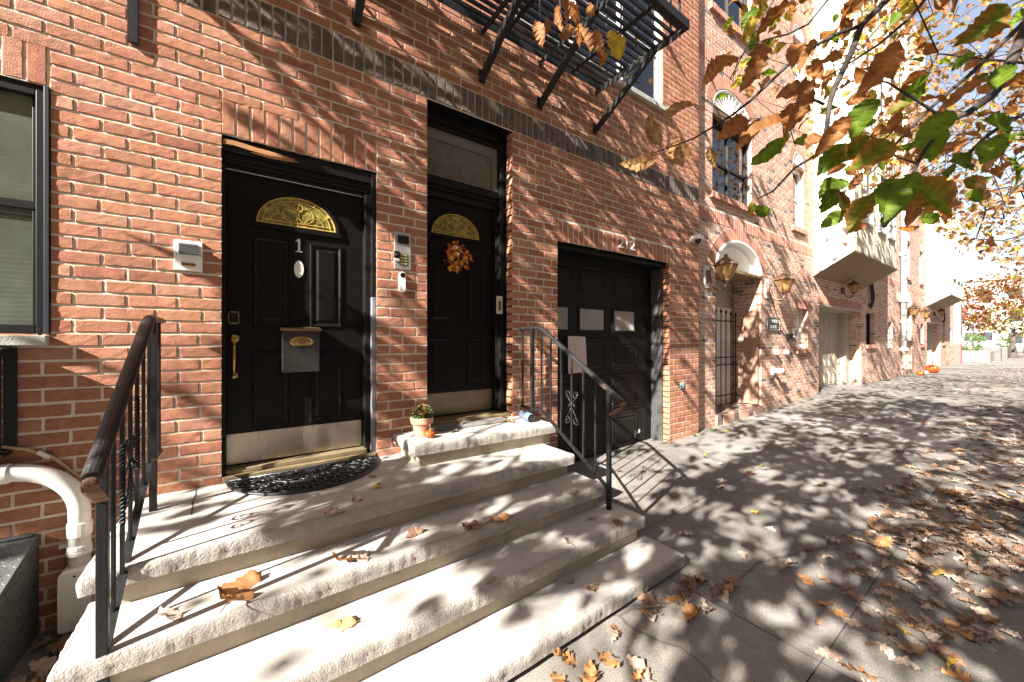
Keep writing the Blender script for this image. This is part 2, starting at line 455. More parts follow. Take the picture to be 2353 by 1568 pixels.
def pavement_mat():
    """worn concrete flags: slab tone, joints, stains and grit by position"""
    m, nt, b = _nodes("pavement concrete")
    tc = _n(nt, "ShaderNodeTexCoord"); src = tc.outputs["Object"]
    n1 = _n(nt, "ShaderNodeTexNoise", Scale=1.3, Detail=9.0, Roughness=0.7)
    nt.links.new(src, n1.inputs["Vector"])
    r = _ramp(nt, [(0.3, (0.128, 0.117, 0.109)), (0.7, (0.240, 0.224, 0.208))])
    nt.links.new(n1.outputs["Fac"], r.inputs[0])
    n2 = _n(nt, "ShaderNodeTexNoise", Scale=170.0, Detail=3.0, Roughness=0.6)
    nt.links.new(src, n2.inputs["Vector"])
    r2 = _ramp(nt, [(0.3, (0.62, 0.62, 0.62)), (0.7, (1.35, 1.35, 1.35))])
    nt.links.new(n2.outputs["Fac"], r2.inputs[0])
    c = _mix(nt, 1.0, r.outputs[0], r2.outputs[0], 'MULTIPLY')
    a = _n(nt, "ShaderNodeVertexColor", layer_name="Col")
    c = _mix(nt, 1.0, c, a.outputs[0], 'MULTIPLY')
    # broad traffic stains and hairline cracks
    ns = _n(nt, "ShaderNodeTexNoise", Scale=0.55, Detail=6.0, Roughness=0.6); nt.links.new(src, ns.inputs["Vector"])
    rs_ = _ramp(nt, [(0.35, (0.72, 0.70, 0.68)), (0.62, (1.12, 1.12, 1.12))]); nt.links.new(ns.outputs["Fac"], rs_.inputs[0])
    c = _mix(nt, 1.0, c, rs_.outputs[0], 'MULTIPLY')
    nd = _n(nt, "ShaderNodeTexNoise", Scale=2.2, Detail=5.0); nt.links.new(src, nd.inputs["Vector"])
    wv = _n(nt, "ShaderNodeMix", data_type='VECTOR'); wv.inputs[0].default_value = 0.22
    nt.links.new(src, wv.inputs[4]); nt.links.new(nd.outputs["Color"], wv.inputs[5])
    vc = _n(nt, "ShaderNodeTexVoronoi", Scale=0.42, feature='DISTANCE_TO_EDGE'); nt.links.new(wv.outputs[1], vc.inputs["Vector"])
    rc = _ramp(nt, [(0.0003, (.7, .7, .7)), (0.0013, (0, 0, 0))]); nt.links.new(vc.outputs["Distance"], rc.inputs[0])
    c = _mix(nt, rc.outputs[0], c, (0.045, 0.04, 0.036))
    v = _n(nt, "ShaderNodeTexVoronoi", Scale=1.6)
    nt.links.new(src, v.inputs["Vector"])
    r3 = _ramp(nt, [(0.018, (1, 1, 1)), (0.035, (0, 0, 0))])
    nt.links.new(v.outputs["Distance"], r3.inputs[0])
    c = _mix(nt, r3.outputs[0], c, (0.035, 0.032, 0.03))
    nt.links.new(c, b.inputs["Base Color"])
    b.inputs["Roughness"].default_value = 0.88
    b.inputs["Specular IOR Level"].default_value = 0.3
    bp = _n(nt, "ShaderNodeBump", Strength=1.0, Distance=0.0035)
    nt.links.new(n2.outputs["Fac"], bp.inputs["Height"])
    nt.links.new(bp.outputs[0], b.inputs["Normal"])
    return m
M['pave'] = pavement_mat()
M['joint'] = mat("joint filler", (0.075, 0.064, 0.053), 0.95, 0.3, 40, 0.004, 80)

# ---------------------------------------------------------------- camera maths used to place things where the photo has them
SN, CN = math.sin(YAW), math.cos(YAW)
def at(px, py, d):
    """world point seen at picture position (px,py on a 2353 wide picture) at depth d"""
    u = (px - 1176.5) / 875.0; v = (784.0 - py) / 875.0
    return Vector((CAMP.x + d * (SN + u * CN), CAMP.y + d * (CN - u * SN), CAMP.z + d * v))
def proj(p):
    dx, dy, dz = p[0] - CAMP.x, p[1] - CAMP.y, p[2] - CAMP.z
    Z = dx * SN + dy * CN
    if Z < 0.05: return None
    return 1176.5 + 875 * (dx * CN - dy * SN) / Z, 784 - 875 * dz / Z, Z
def zg(x):
    """pavement height"""
    pts = [(-200, 0.0), (2.0, 0.0), (5.0, 0.13), (8.0, 0.2), (11.0, 0.29), (400, 0.31)]
    for (a, b), (c, d) in zip(pts, pts[1:]):
        if x <= c: return b + (d - b) * (x - a) / (c - a)
    return 0.31

# ================================================================ THE SETTING
def sheet(name, xs, ys, zf, m, colf=None, kind='structure'):
    mb = MB()
    for i, x in enumerate(xs):
        for y in ys:
            mb.v.append((x, y, zf(x, y))); mb.c.append((1, 1, 1))
    n = len(ys)
    for i in range(len(xs) - 1):
        for j in range(n - 1):
            a = i * n + j
            mb.f.append((a, a + n, a + n + 1, a + 1)); mb.m.append(0)
    o = mb.build(name, m)
    tag(o, kind=kind)
    return o

XS = [-200, -60, -30, -12, -6, -3, 0, 1, 2, 3, 4, 5, 6, 7, 8, 9, 10, 11, 13, 16, 20, 26, 34, 50, 80, 140, 400]
# ground sheet reaching the horizon, a little below everything
sheet("ground", [-900, -200, -50, 0, 50, 200, 900], [-900, -200, -40, 0, 40, 200, 900], lambda x, y: zg(x) - 0.45, M['earth'])
sheet("road", XS, [-14.0, -10, -5.6], lambda x, y: zg(x) - 0.13, M['asphalt'])
kb = MB()
for a, b in zip(XS, XS[1:]):
    n = max(1, int((min(b, 60) - max(a, -40)) / 2.5)) if -40 < b and a < 60 else 1
    for i in range(n):
        p, q = a + (b - a) * i / n, a + (b - a) * (i + 1) / n
        vs = [(p, -5.6, zg(p) - .4), (q - .008, -5.6, zg(q) - .4), (q - .008, -5.6, zg(q) + .004), (p, -5.6, zg(p) + .004),
              (p, -5.42, zg(p) - .4), (q - .008, -5.42, zg(q) - .4), (q - .008, -5.42, zg(q) + .004), (p, -5.42, zg(p) + .004)]
        kb.add(vs, [(0, 1, 2, 3), (3, 2, 6, 7), (0, 3, 7, 4), (1, 5, 6, 2)])
tag(kb.build("kerb", M['kerb'], bevel=.012), kind='structure')

# pavement: flags butted together with narrow joints; each flag has its own tone
pv = MB()
rp = random.Random(11)
ysl = [-5.42, -3.9, -2.46, -1.2, 0.75]
gap = 0.0028
def flag(x0, x1, y0, y1, tone):
    n = max(1, int(min(x1 - x0, 8) / 0.7))
    for i in range(n):
        p, q = x0 + (x1 - x0) * i / n, x0 + (x1 - x0) * (i + 1) / n
        vs = [(p, y0, zg(p)), (q, y0, zg(q)), (q, y1, zg(q)), (p, y1, zg(p))]
        pv.add(vs, [(0, 1, 2, 3)], col=tone)
def tones(): 
    t = rp.uniform(0.88, 1.1); return (t, t * rp.uniform(.985, 1.01), t * rp.uniform(.96, 1.01))
rows = {(-5.42, -3.9): [-200, -40, -6, -3.5, -1, 1.5, 4, 6.5, 9, 12, 15, 18, 22, 30, 400],
        (-3.9, -2.46): [-200, -40, -6, -3.5, -1.2, 2.26, 4.9, 7.3, 8.5, 11, 14, 18, 22, 30, 400],
        (-2.46, -1.2): [-200, -40, -6, -3.5, -1.2, 2.26, 3.72, 5.2, 7.3, 8.55, 11, 14, 18, 22, 30, 400],
        (-1.2, 0.75): [-200, -40, -6, -3.5, -1.2, 2.26, 3.8, 5.6, 7.3, 8.55, 11, 14.4, 18, 22, 30, 400]}
for (y0, y1), xs in rows.items():
    for a, b in zip(xs, xs[1:]):
        t = tones()
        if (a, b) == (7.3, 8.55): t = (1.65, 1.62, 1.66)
        if (a, b) == (-1.2, 2.26) and y1 < -1.0: t = (1.12, 1.1, 1.06)
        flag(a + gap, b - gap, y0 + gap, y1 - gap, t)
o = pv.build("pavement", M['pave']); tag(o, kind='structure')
sheet("pavement_bed", XS, [-5.41, -2, 0.75], lambda x, y: zg(x) - 0.007, M['joint'])

# ================================================================ BRICKWORK
rb = random.Random(5)
def one_brick(mb, x0, x1, z0, z1, yf, yb, col, fine):
    if x1 - x0 < 0.012 or z1 - z0 < 0.012: return
    if fine:
        nx = max(2, int((x1 - x0) / 0.028)); nz = max(3, int((z1 - z0) / .03))
        jx = lambda: rb.gauss(0, .0011)
        tilt = rb.gauss(0, .0005); tilz = rb.gauss(0, .0005); base = max(-.0015, min(.0010, rb.gauss(0, .0009)))
        vs = []; fs = []
        ch = 0.0028
        for i in range(nx + 1):
            for j in range(nz + 1):
                u, w = i / nx, j / nz
                e = i in (0, nx) or j in (0, nz)
                x = x0 + (x1 - x0) * u; z = z0 + (z1 - z0) * w
                if i == 0: x += ch
                if i == nx: x -= ch
                if j == 0: z += ch
                if j == nz: z -= ch
                y = yf + base + tilt * (u - .5) * 2 + tilz * (w - .5) * 2 + rb.gauss(0, .0004) + (abs(rb.gauss(0, .0006)) if e else 0)
                vs.append((x + jx(), y, z + rb.gauss(0, .0012)))
        N = nz + 1
        for i in range(nx):
            for j in range(nz):
                a = i * N + j; fs.append((a, a + N, a + N + 1, a + 1))
        ring = [(i, 0) for i in range(nx + 1)] + [(nx, j) for j in range(1, nz + 1)] + [(i, nz) for i in range(nx - 1, -1, -1)] + [(0, j) for j in range(nz - 1, 0, -1)]
        o = len(vs); K = len(ring)
        for i, j in ring:
            x = x0 + (x1 - x0) * i / nx; z = z0 + (z1 - z0) * j / nz
            vs.append((x + rb.gauss(0, .0009), yf + .0035, z + rb.gauss(0, .0009)))
        for i, j in ring:
            x = x0 + (x1 - x0) * i / nx; z = z0 + (z1 - z0) * j / nz
            vs.append((x, yb, z))
        for k in range(K):
            k2 = (k + 1) % K
            a = ring[k][0] * N + ring[k][1]; b = ring[k2][0] * N + ring[k2][1]
            fs.append((b, a, o + k, o + k2)); fs.append((o + k2, o + k, o + K + k, o + K + k2))
        mb.add(vs, fs, col=col, mi=0)
    else:
        c = 0.003; y = yf + max(-.0012, min(.0008, rb.gauss(0, .0007)))
        vs = [(x0 + c, y, z0 + c), (x1 - c, y, z0 + c), (x1 - c, y, z1 - c), (x0 + c, y, z1 - c),
              (x0, yf + c, z0), (x1, yf + c, z0), (x1, yf + c, z1), (x0, yf + c, z1),
              (x0, yb, z0), (x1, yb, z0), (x1, yb, z1), (x0, yb, z1)]
        fs = [(0, 1, 2, 3)]
        for a, b in ((0, 1), (1, 2), (2, 3), (3, 0)):
            fs.append((b, a, a + 4, b + 4)); fs.append((b + 4, a + 4, a + 8, b + 8))
        mb.add(vs, fs, col=col, mi=0)

def spans(x0, x1, zc, rects):
    sp = [(x0, x1)]
    for (a, b, c, d) in rects:
        if c <= zc <= d:
            ns = []
            for p, q in sp:
                if b <= p or a >= q: ns.append((p, q)); continue
                if a > p: ns.append((p, a))
                if b < q: ns.append((b, q))
            sp = ns
    return sp

def running(mb, x0, x1, z0, z1, zoff, course, length, joint, rects, pal, fine, yf=0.0, depth=0.1, ells=()):
    k = math.floor((z0 - zoff) / course)
    while True:
        zb = zoff + k * course; zt = zb + course - joint
        if zb > z1: break
        zc = (zb + zt) / 2
        if zc > z0:
            ph = (k % 2) * (length / 2) + (0.003 * ((k * 7) % 5 - 2))
            for p, q in spans(x0, x1, zc, rects):
                i0 = math.floor((p - ph) / length); cuts = [p]
                i = i0 + 1
                while ph + i * length < q - 0.02:
                    c = ph + i * length + rb.gauss(0, .003)
                    if c - cuts[-1] > 0.045: cuts.append(c)
                    i += 1
                if len(cuts) > 1 and q - cuts[-1] < .045: cuts.pop()
                cuts.append(q + joint)
                for a, b in zip(cuts, cuts[1:]):
                    b -= joint
                    cx = (a + b) / 2
                    if any(zc > e[1] and ((cx - e[0]) / e[2]) ** 2 + ((zc - e[1]) / e[3]) ** 2 < 1 for e in ells): continue
                    jz = rb.gauss(0, .0008)
                    one_brick(mb, a, b, zb + jz, zt + jz, yf, yf + depth, pal(cx, zc), fine(cx, zc))
        k += 1

def soldiers(mb, x0, x1, z0, z1, pitch, joint, pal, fine, yf=0.0, depth=0.1):
    n = max(1, round((x1 - x0) / pitch)); w = (x1 - x0) / n
    for i in range(n):
        a = x0 + i * w + rb.gauss(0, .001); b = a + w - joint
        one_brick(mb, a, b, z0 + rb.gauss(0, .0015), z1 + rb.gauss(0, .0015), yf + rb.gauss(0, .0008), yf + depth, pal((a + b) / 2, z0), fine((a + b) / 2, z0))

def mortar_bed(mb, x0, x1, z0, z1, openings, y, mi=1, ells=(), jamb=0.36, jmi=None):
    """mortar plane with holes, plus returns lining the holes"""
    xs = sorted({x0, x1, *[v for o in openings for v in o[:2] if x0 < v < x1]})
    zs = sorted({z0, z1, *[v for o in openings for v in o[2:4] if z0 < v < z1]})
    for a, b in zip(xs, xs[1:]):
        for c, d in zip(zs, zs[1:]):
            cx, cz = (a + b) / 2, (c + d) / 2
            if any(o[0] < cx < o[1] and o[2] < cz < o[3] for o in openings): continue
            mb.quad((a, y, c), (b, y, c), (b, y, d), (a, y, d), mi=mi)
    for k, o in enumerate(openings):
        a, b, c, d = o[:4]; e = 0.005
        jm = mi if jmi is None else jmi[k]
        mb.quad((a - e, y, c), (a - e, jamb, c), (a - e, jamb, d + e), (a - e, y, d + e), mi=jm)
        mb.quad((b + e, jamb, c), (b + e, y, c), (b + e, y, d + e), (b + e, jamb, d + e), mi=jm)
        mb.quad((a - e, y, d + e), (a - e, jamb, d + e), (b + e, jamb, d + e), (b + e, y, d + e), mi=jm)
        mb.quad((a - e, jamb, c - e), (a - e, y, c - e), (b + e, y, c - e), (b + e, jamb, c - e), mi=jm)
    for (cx, cz, rx, rz, bx0, bx1, btop) in ells:
        n = 20
        for sgn in (-1, 1):
            for i in range(n):
                t0, t1 = PI / 2 * i / n, PI / 2 * (i + 1) / n
                xa, za = cx + sgn * rx * math.sin(t0), cz + rz * math.cos(t0)
                xb, zb = cx + sgn * rx * math.sin(t1), cz + rz * math.cos(t1)
                mb.quad((xa, y, za), (xb, y, zb), (xb, y, btop + .001), (xa, y, btop + .001), mi=mi)

def pal1(x, z):
    t = rb.random(); k = rb.uniform(.86, 1.14)
    if t < .16: c = (.385, .185, .12)
    elif t < .2: c = (.29, .105, .065)
    else: c = (.35, .143, .084)
    return (c[0] * k, c[1] * k * rb.uniform(.95, 1.08), c[2] * k)
def paldark(x, z):
    k = rb.uniform(.8, 1.25); return (.092 * k, .080 * k, .073 * k)
def pal2(x, z):
    t = rb.random(); k = rb.uniform(.84, 1.16)
    if t < .07: return (.10 * k, .095 * k, .11 * k)
    if t < .35: c = (.52, .31, .215)
    elif t < .5: c = (.50, .32, .265)
    else: c = (.45, .225, .15)
    return (c[0] * k, c[1] * k, c[2] * k)
def palred(x, z):
    k = rb.uniform(.88, 1.12); return (.40 * k, .175 * k, .12 * k)

# ================================================================ HOUSE 1 (two black front doors and a garage)
H1 = thing("brick_house", (2.0, 0, 0), "red brick row house with two black front doors and a black garage door", "house", "brick row houses along the pavement")
WIN = (-1.98, -.85, 1.581, 2.915)
D1 = (-.118, .865, .60, 2.893)
D2 = (1.29, 2.19, .78, 3.638)
GA = (2.79, 4.89, -.1, 2.645)
UW = (2.25, 4.73, 4.765, 6.3)
UW0 = (-1.9, -.6, 4.765, 6.3)
OP1 = [WIN, D1, D2, GA, UW, UW0]
X1A, X1B, Z1T = -6.0, 5.655, 9.6
wm = MB()
lint = [(-2.08, -.85, 2.92, 3.122), (-.118, .872, 2.898, 3.122), (2.79, 5.005, 2.652, 2.862)]
band = (X1A, X1B, 3.648, 3.872)
sold_up = [(2.25, 4.73, 6.30, 6.52), (-1.9, -.6, 6.30, 6.52)]
fine1 = lambda x, z: -1.4 < x < 3.2 and z < 4.3
ex = OP1 + [(a, b, c, d) for a, b, c, d in lint + [band] + sold_up]
running(wm, X1A, X1B, -.25, Z1T, 0.005, .076, .217, .0140, ex, pal1, fine1, depth=.105)
mortar_bed(wm, X1A, X1B, -.5, Z1T, OP1, .0050, mi=1, jmi=[1, 2, 2, 2, 1, 1])
# house body behind the facade
wm.box(X1A, X1B - .02, .36, 9.0, -.5, Z1T - .05, mi=3)
wm.quad((X1A, .0050, Z1T), (X1B, .0050, Z1T), (X1B, .36, Z1T), (X1A, .36, Z1T), mi=1)
wm.quad((X1B - .003, .005, -.5), (X1B - .003, .37, -.5), (X1B - .003, .37, Z1T), (X1B - .003, .005, Z1T), mi=1)
wm.build("wall", [M['brick'], M['mortar'], M['blackpaint'], M['darkroom']], H1)
for a, b, c, d in lint + sold_up:
    ln = MB(); soldiers(ln, a, b, c, d, .082, .015, pal1, fine1, depth=.104); ln.build("lintel", [M['brick']], H1)
bd = MB()
soldiers(bd, band[0], band[1], band[2] + .004, band[3] - .012, .076, .014, paldark, lambda x, z: -1 < x < 3, yf=-.006, depth=.1)
bd.build("soldier_band", [M['brick']], H1)

# ---- window at the left edge of the picture
def add_window(parent, x0, x1, z0, z1, y, mull, mid, fw=.05, glass='glass', blinds=True, fm='frame', label=None):
    f = MB()
    f.box(x0, x0 + fw, y - .03, y + .05, z0, z1); f.box(x1 - fw, x1, y - .03, y + .05, z0, z1)
    f.box(x0 + fw, x1 - fw, y - .03, y + .05, z0, z0 + fw); f.box(x0 + fw, x1 - fw, y - .03, y + .05, z1 - fw, z1)
    w = f.build("window", M[fm], parent, bevel=.004)
    if label: w["label"] = label
    xs = [x0 + fw] + [v for m_ in mull for v in (m_ - .025, m_ + .025)] + [x1 - fw]
    sh = MB()
    for m_ in mull: sh.box(m_ - .025, m_ + .025, y - .02, y + .045, z0 + fw, z1 - fw)
    for a, b in zip(xs[::2], xs[1::2]):
        if mid: sh.box(a, b, y - .012, y + .035, mid - .022, mid + .022)
        sh.box(a, a + .018, y - .008, y + .03, z0 + fw, z1 - fw); sh.box(b - .018, b, y - .008, y + .03, z0 + fw, z1 - fw)
    sh.build("sash", M[fm], w, bevel=.003)
    g = MB(); g.quad((x0 + fw, y + .012, z0 + fw), (x1 - fw, y + .012, z0 + fw), (x1 - fw, y + .012, z1 - fw), (x0 + fw, y + .012, z1 - fw))
    g.build("pane", M[glass], w)
    bl = MB()
    if blinds:
        z = z0 + fw + .01
        while z < z1 - fw:
            bl.obox(((x0 + x1) / 2, y + .085, z), ((x1 - x0) / 2 - fw, 0, 0), (0, .016, .009), (0, -.0004, .0008)); z += .026
        bl.build("blind", M['blind'], w)
    return w
w = add_window(H1, -1.98, -.852, 1.583, 2.912, .045, [], 2.275, fw=.055, glass='screen')
f = MB(); f.box(-.872, -.853, -.008, .012, 1.59, 2.91); f.build("edge_strip", M['frameblue'], w, bevel=.002)
sl = MB(); sl.box(-2.05, -.853, -.045, .05, 1.526, 1.580); sl.build("window_sill", M['concsill'], H1, bevel=.004)
add_window(H1, 2.25, 4.73, 4.77, 6.3, .06, [3.08, 3.9], 5.5, fw=.05, blinds=True, fm='whitepaint')
sl = MB(); sl.box(2.1, 4.83, -.05, .05, 4.70, 4.764); sl.build("window_sill", M['concsill'], H1, bevel=.004)
add_window(H1, -1.9, -.6, 4.77, 6.3, .06, [], 5.5, fw=.05, blinds=True, fm='whitepaint')
sl = MB(); sl.box(-2.0, -.5, -.05, .05, 4.70, 4.764); sl.build("window_sill", M['concsill'], H1, bevel=.004)

# ---- doors
def door_panel(mb, x0, x1, z0, z1, y, mi=0):
    """moulded panel: raised bead round a sunk field with a raised centre"""
    def ringp(i0, i1, ya, yb):
        A = [(x0 + i0, ya, z0 + i0), (x1 - i0, ya, z0 + i0), (x1 - i0, ya, z1 - i0), (x0 + i0, ya, z1 - i0)]
        B = [(x0 + i1, yb, z0 + i1), (x1 - i1, yb, z0 + i1), (x1 - i1, yb, z1 - i1), (x0 + i1, yb, z1 - i1)]
        mb.add(A + B, [(0, 1, 5, 4), (1, 2, 6, 5), (2, 3, 7, 6), (3, 0, 4, 7)], mi=mi)
    ringp(-.002, .004, y, y - .009); ringp(.004, .012, y - .009, y - .009); ringp(.012, .024, y - .009, y - .0005)
    ringp(.024, .040, y - .0005, y - .0005); ringp(.040, .058, y - .0005, y - .010)
    i = .058
    mb.quad((x0 + i, y - .010, z0 + i), (x1 - i, y - .010, z0 + i), (x1 - i, y - .010, z1 - i), (x0 + i, y - .010, z1 - i), mi=mi)

def half_ellipse(cx, cz, rx, rz, n=28):
    return [(cx + rx * math.cos(PI * i / n), cz + rz * math.sin(PI * i / n)) for i in range(n + 1)]

def fanlight(parent, cx, cz, rx, rz, y, seed, loops):
    fr = MB()
    prof = [(1.13, 1.16, y), (1.10, 1.13, y - .016), (1.03, 1.04, y - .016), (1.0, 1.0, y - .004)]
    n = 32
    for (a, b, ya), (c, d, yb) in zip(prof, prof[1:]):
        for i in range(n):
            t0, t1 = PI * i / n, PI * (i + 1) / n
            fr.quad((cx + rx * a * math.cos(t0), ya, cz + rz * b * math.sin(t0)), (cx + rx * a * math.cos(t1), ya, cz + rz * b * math.sin(t1)),
                    (cx + rx * c * math.cos(t1), yb, cz + rz * d * math.sin(t1)), (cx + rx * c * math.cos(t0), yb, cz + rz * d * math.sin(t0)))
    fr.box(cx - rx * 1.15, cx + rx * 1.15, y - .016, y + .004, cz - .035, cz - .002)
    fl = fr.build("fanlight", M['blackpaint'], parent)
    g = MB(); pts = half_ellipse(cx, cz, rx, rz)
    g.add([(x, y - .006, z) for x, z in pts], [tuple(range(len(pts)))])
    g.build("pane", M['fanglass'], fl)
    k = MB(); yy = y - .008
    arc = lambda f, t0, t1, n=24: [(cx + rx * f * math.cos(t0 + (t1 - t0) * i / n), yy, cz + .006 + (rz - .006) * f * math.sin(t0 + (t1 - t0) * i / n)) for i in range(n + 1)]
    k.tube(arc(.985, 0, PI), .005, 5); k.tube(arc(.86, 0, PI), .0038, 5)
    k.tube([(cx - rx, yy, cz + .006), (cx + rx, yy, cz + .006)], .0048, 5)
    k.tube([(cx - rx * .86, yy, cz + .03), (cx + rx * .86, yy, cz + .03)], .0034, 5)
    for t in (.18, .35, .5, .65, .82):
        k.tube([(cx + rx * .86 * math.cos(PI * t), yy, cz + rz * .86 * math.sin(PI * t)), (cx + rx * .985 * math.cos(PI * t), yy, cz + rz * .985 * math.sin(PI * t))], .0034, 5)
    for (lx, lz, lr) in loops:
        k.tube([(cx + lx * rx + lr * rx * math.cos(a), yy, cz + max(.03, lz * rz + lr * rx * math.sin(a))) for a in [2 * PI * i / 22 for i in range(23)]], .0034, 5)
    k.tube([(cx, yy, cz + .01), (cx - .05 * rx, yy, cz + rz * .4), (cx + .03 * rx, yy, cz + rz * .82)], .0034, 5)
    k.build("caming", M['caming'], fl)
    return fl

LOOPS = [(-.42, .08, .26), (.42, .08, .26), (-.18, .42, .2), (.2, .42, .2), (0, .66, .12)]
# frame of door 1
fr = MB()
fr.box(-.117, -.099, .02, .30, .62, 2.715); fr.box(.787, .83, .05, .30, .62, 2.715)
fr.box(.83, .864, .012, .30, 1.90, 2.892)
fr.box(-.117, .83, .075, .30, 2.717, 2.892); fr.box(-.117, .83, .045, .075, 2.760, 2.892); fr.box(-.117, .83, .02, .045, 2.80, 2.892)
fr.box(-.117, .83, .055, .075, 2.735, 2.76)
dfr = fr.build("door_frame", M['blacktrim'], H1, bevel=.004)
b_ = MB(); b_.box(.831, .8635, .010, .30, .63, 1.899); o = b_.build("worn_casing", M['worntrim'], dfr, bevel=.004)
b_ = MB()
zt = [(-.112, 2.868), (-.05, 2.872), (.06, 2.862), (.16, 2.858), (.255, 2.848), (.30, 2.842), (.23, 2.832), (.12, 2.828), (.02, 2.835), (-.06, 2.842), (-.112, 2.838)]
b_.prism(zt, .008, .022); b_.prism([(x + .02, z - .012) for x, z in zt[3:9]], .012, .021)
b_.build("splintered_wood", M['wood'], dfr)
b_ = MB(); b_.box(-.117, .862, -.005, .125, .626, .665); b_.box(-.1, .80, .03, .14, .665, .698)
b_.build("threshold", M['brasssill'], dfr, bevel=.006)
dm = MB(); y = .12
dm.box(-.099, .786, y, y + .045, .70, 2.714)
for p in ((.051, .268, 1.655, 2.285), (.407, .628, 1.655, 2.285), (.048, .268, .938, 1.48), (.407, .628, .938, 1.48)): door_panel(dm, *p, y - .0008)
DR1 = dm.build("door", M['blackpaint'], H1)
DR1["label"] = "black panelled door with a large fan window painted with yellow reflections, a number 1 and a bare steel kick plate"
fanlight(DR1, .328, 2.387, .257, .218, y, 1, LOOPS)
k = MB(); k.box(-.096, .776, y - .003, y, .709, .914)
for i in range(6):
    for z in (.722, .901): k.lathe([(.0045, 0), (.0035, .002), (0, .003)], (-.085 + i * .17, y - .003, z), 8, axis=(0, -1, 0), mi=1)
k.build("kick_plate", [M['steel'], M['blackpl']], DR1)
k = MB()
k.prism([(-.089 + .032 + .032 * math.cos(a) * (abs(math.cos(a)) ** -.6 if abs(math.cos(a)) > 1e-3 else 1) * .98, 1.708 + .044 * math.sin(a) * (abs(math.sin(a)) ** -.6 if abs(math.sin(a)) > 1e-3 else 1) * .98) for a in [2 * PI * (i + .5) / 24 for i in range(24)]], y - .018, y)
lk = k.build("lock", M['brass'], DR1)
k = MB(); k.box(-.083, -.031, y - .0215, y - .0175, 1.672, 1.744); k.build("keypad", M['lens'], lk, bevel=.008)
k = MB(); hx = -.055
k.lathe([(.033, 0), (.033, .006), (.022, .014), (.012, .016), (0, .017)], (hx, y, 1.565), 24, axis=(0, -1, 0))
k.lathe([(.024, 0), (.024, .005), (.014, .012), (0, .013)], (hx, y, 1.312), 20, axis=(0, -1, 0))
pts = [(hx, y - .012, 1.545), (hx, y - .034, 1.53), (hx, y - .047, 1.49), (hx, y - .049, 1.43), (hx, y - .043, 1.37), (hx, y - .028, 1.33), (hx, y - .010, 1.315)]
k.tube(pts, [.008, .009, .0105, .0115, .0095, .0075, .007], 10)
k.tube([(hx, y - .03, 1.53), (hx, y - .055, 1.535), (hx, y - .062, 1.545)], [.011, .010, .006], 8, flat=.5)
k.build("handle", M['brass'], DR1, smooth=True)
# numeral 1 with serifs and flag, and the oval plate
k = MB(); nx_ = .334
k.box(nx_ - .007, nx_ + .008, y - .005, y, 2.216, 2.306); k.box(nx_ - .022, nx_ + .022, y - .005, y, 2.209, 2.216)
k.prism([(nx_ - .007, 2.306), (nx_ - .022, 2.287), (nx_ - .022, 2.281), (nx_ - .007, 2.290)], y - .005, y)
k.build("numeral", M['digit'], DR1)
k = MB(); k.prism([(nx_ + .0315 * math.cos(a), 2.083 + .064 * math.sin(a)) for a in [2 * PI * i / 32 for i in range(32)]], y - .006, y)
k.build("oval_plate", M['oldwhite'], DR1, bevel=.002)

# door 2, set deeper, with transom
fr = MB()
fr.box(1.29, 1.33, .15, .34, .80, 3.637); fr.box(2.135, 2.186, .137, .34, .80, 3.637)
fr.box(2.115, 2.135, .19, .34, .80, 2.985)
fr.box(1.33, 2.135, .16, .34, 3.52, 3.637); fr.box(1.33, 2.135, .19, .34, 2.965, 3.085); fr.box(1.33, 2.135, .165, .19, 3.0, 3.05)
fr.box(1.33, 2.115, .215, .34, 2.90, 2.965)
fr.box(1.33, 2.135, .125, .16, 3.56, 3.637)
dfr2 = fr.build("door_frame", M['blacktrim'], H1, bevel=.004)
b_ = MB(); b_.box(1.296, 2.186, .03, .30, .795, .832); b_.build("threshold", M['brasssill'], dfr2, bevel=.006)
tr = MB(); tr.box(1.33, 1.385, .2, .24, 3.085, 3.52); tr.box(2.082, 2.135, .2, .24, 3.085, 3.52)
tr.box(1.385, 2.082, .2, .24, 3.085, 3.10); tr.box(1.385, 2.082, .2, .24, 3.43, 3.52)
tw = tr.build("transom_window", mat("grey transom frame", (.17, .155, .135), .55, .1, 6), H1)
g = MB(); g.quad((1.385, .222, 3.1), (2.082, .222, 3.1), (2.082, .222, 3.43), (1.385, .222, 3.43)); g.build("pane", M['transom'], tw)
dm = MB(); y = .25
dm.box(1.33, 2.115, y, y + .045, .838, 2.90)
for p in ((1.40, 1.645, 1.72, 2.46), (1.80, 2.02, 1.72, 2.46), (1.40, 1.645, 1.10, 1.58), (1.80, 2.02, 1.10, 1.58)): door_panel(dm, *p, y - .0008)
DR2 = dm.build("door", M['blackpaint'], H1)
DR2["label"] = "deeply recessed black panelled door with a small fan window and a dull kick plate"
fanlight(DR2, 1.69, 2.565, .255, .215, y, 2, LOOPS)
k = MB(); k.box(1.35, 2.10, y - .003, y, .848, 1.055); k.build("kick_plate", M['oldsteel'], DR2)

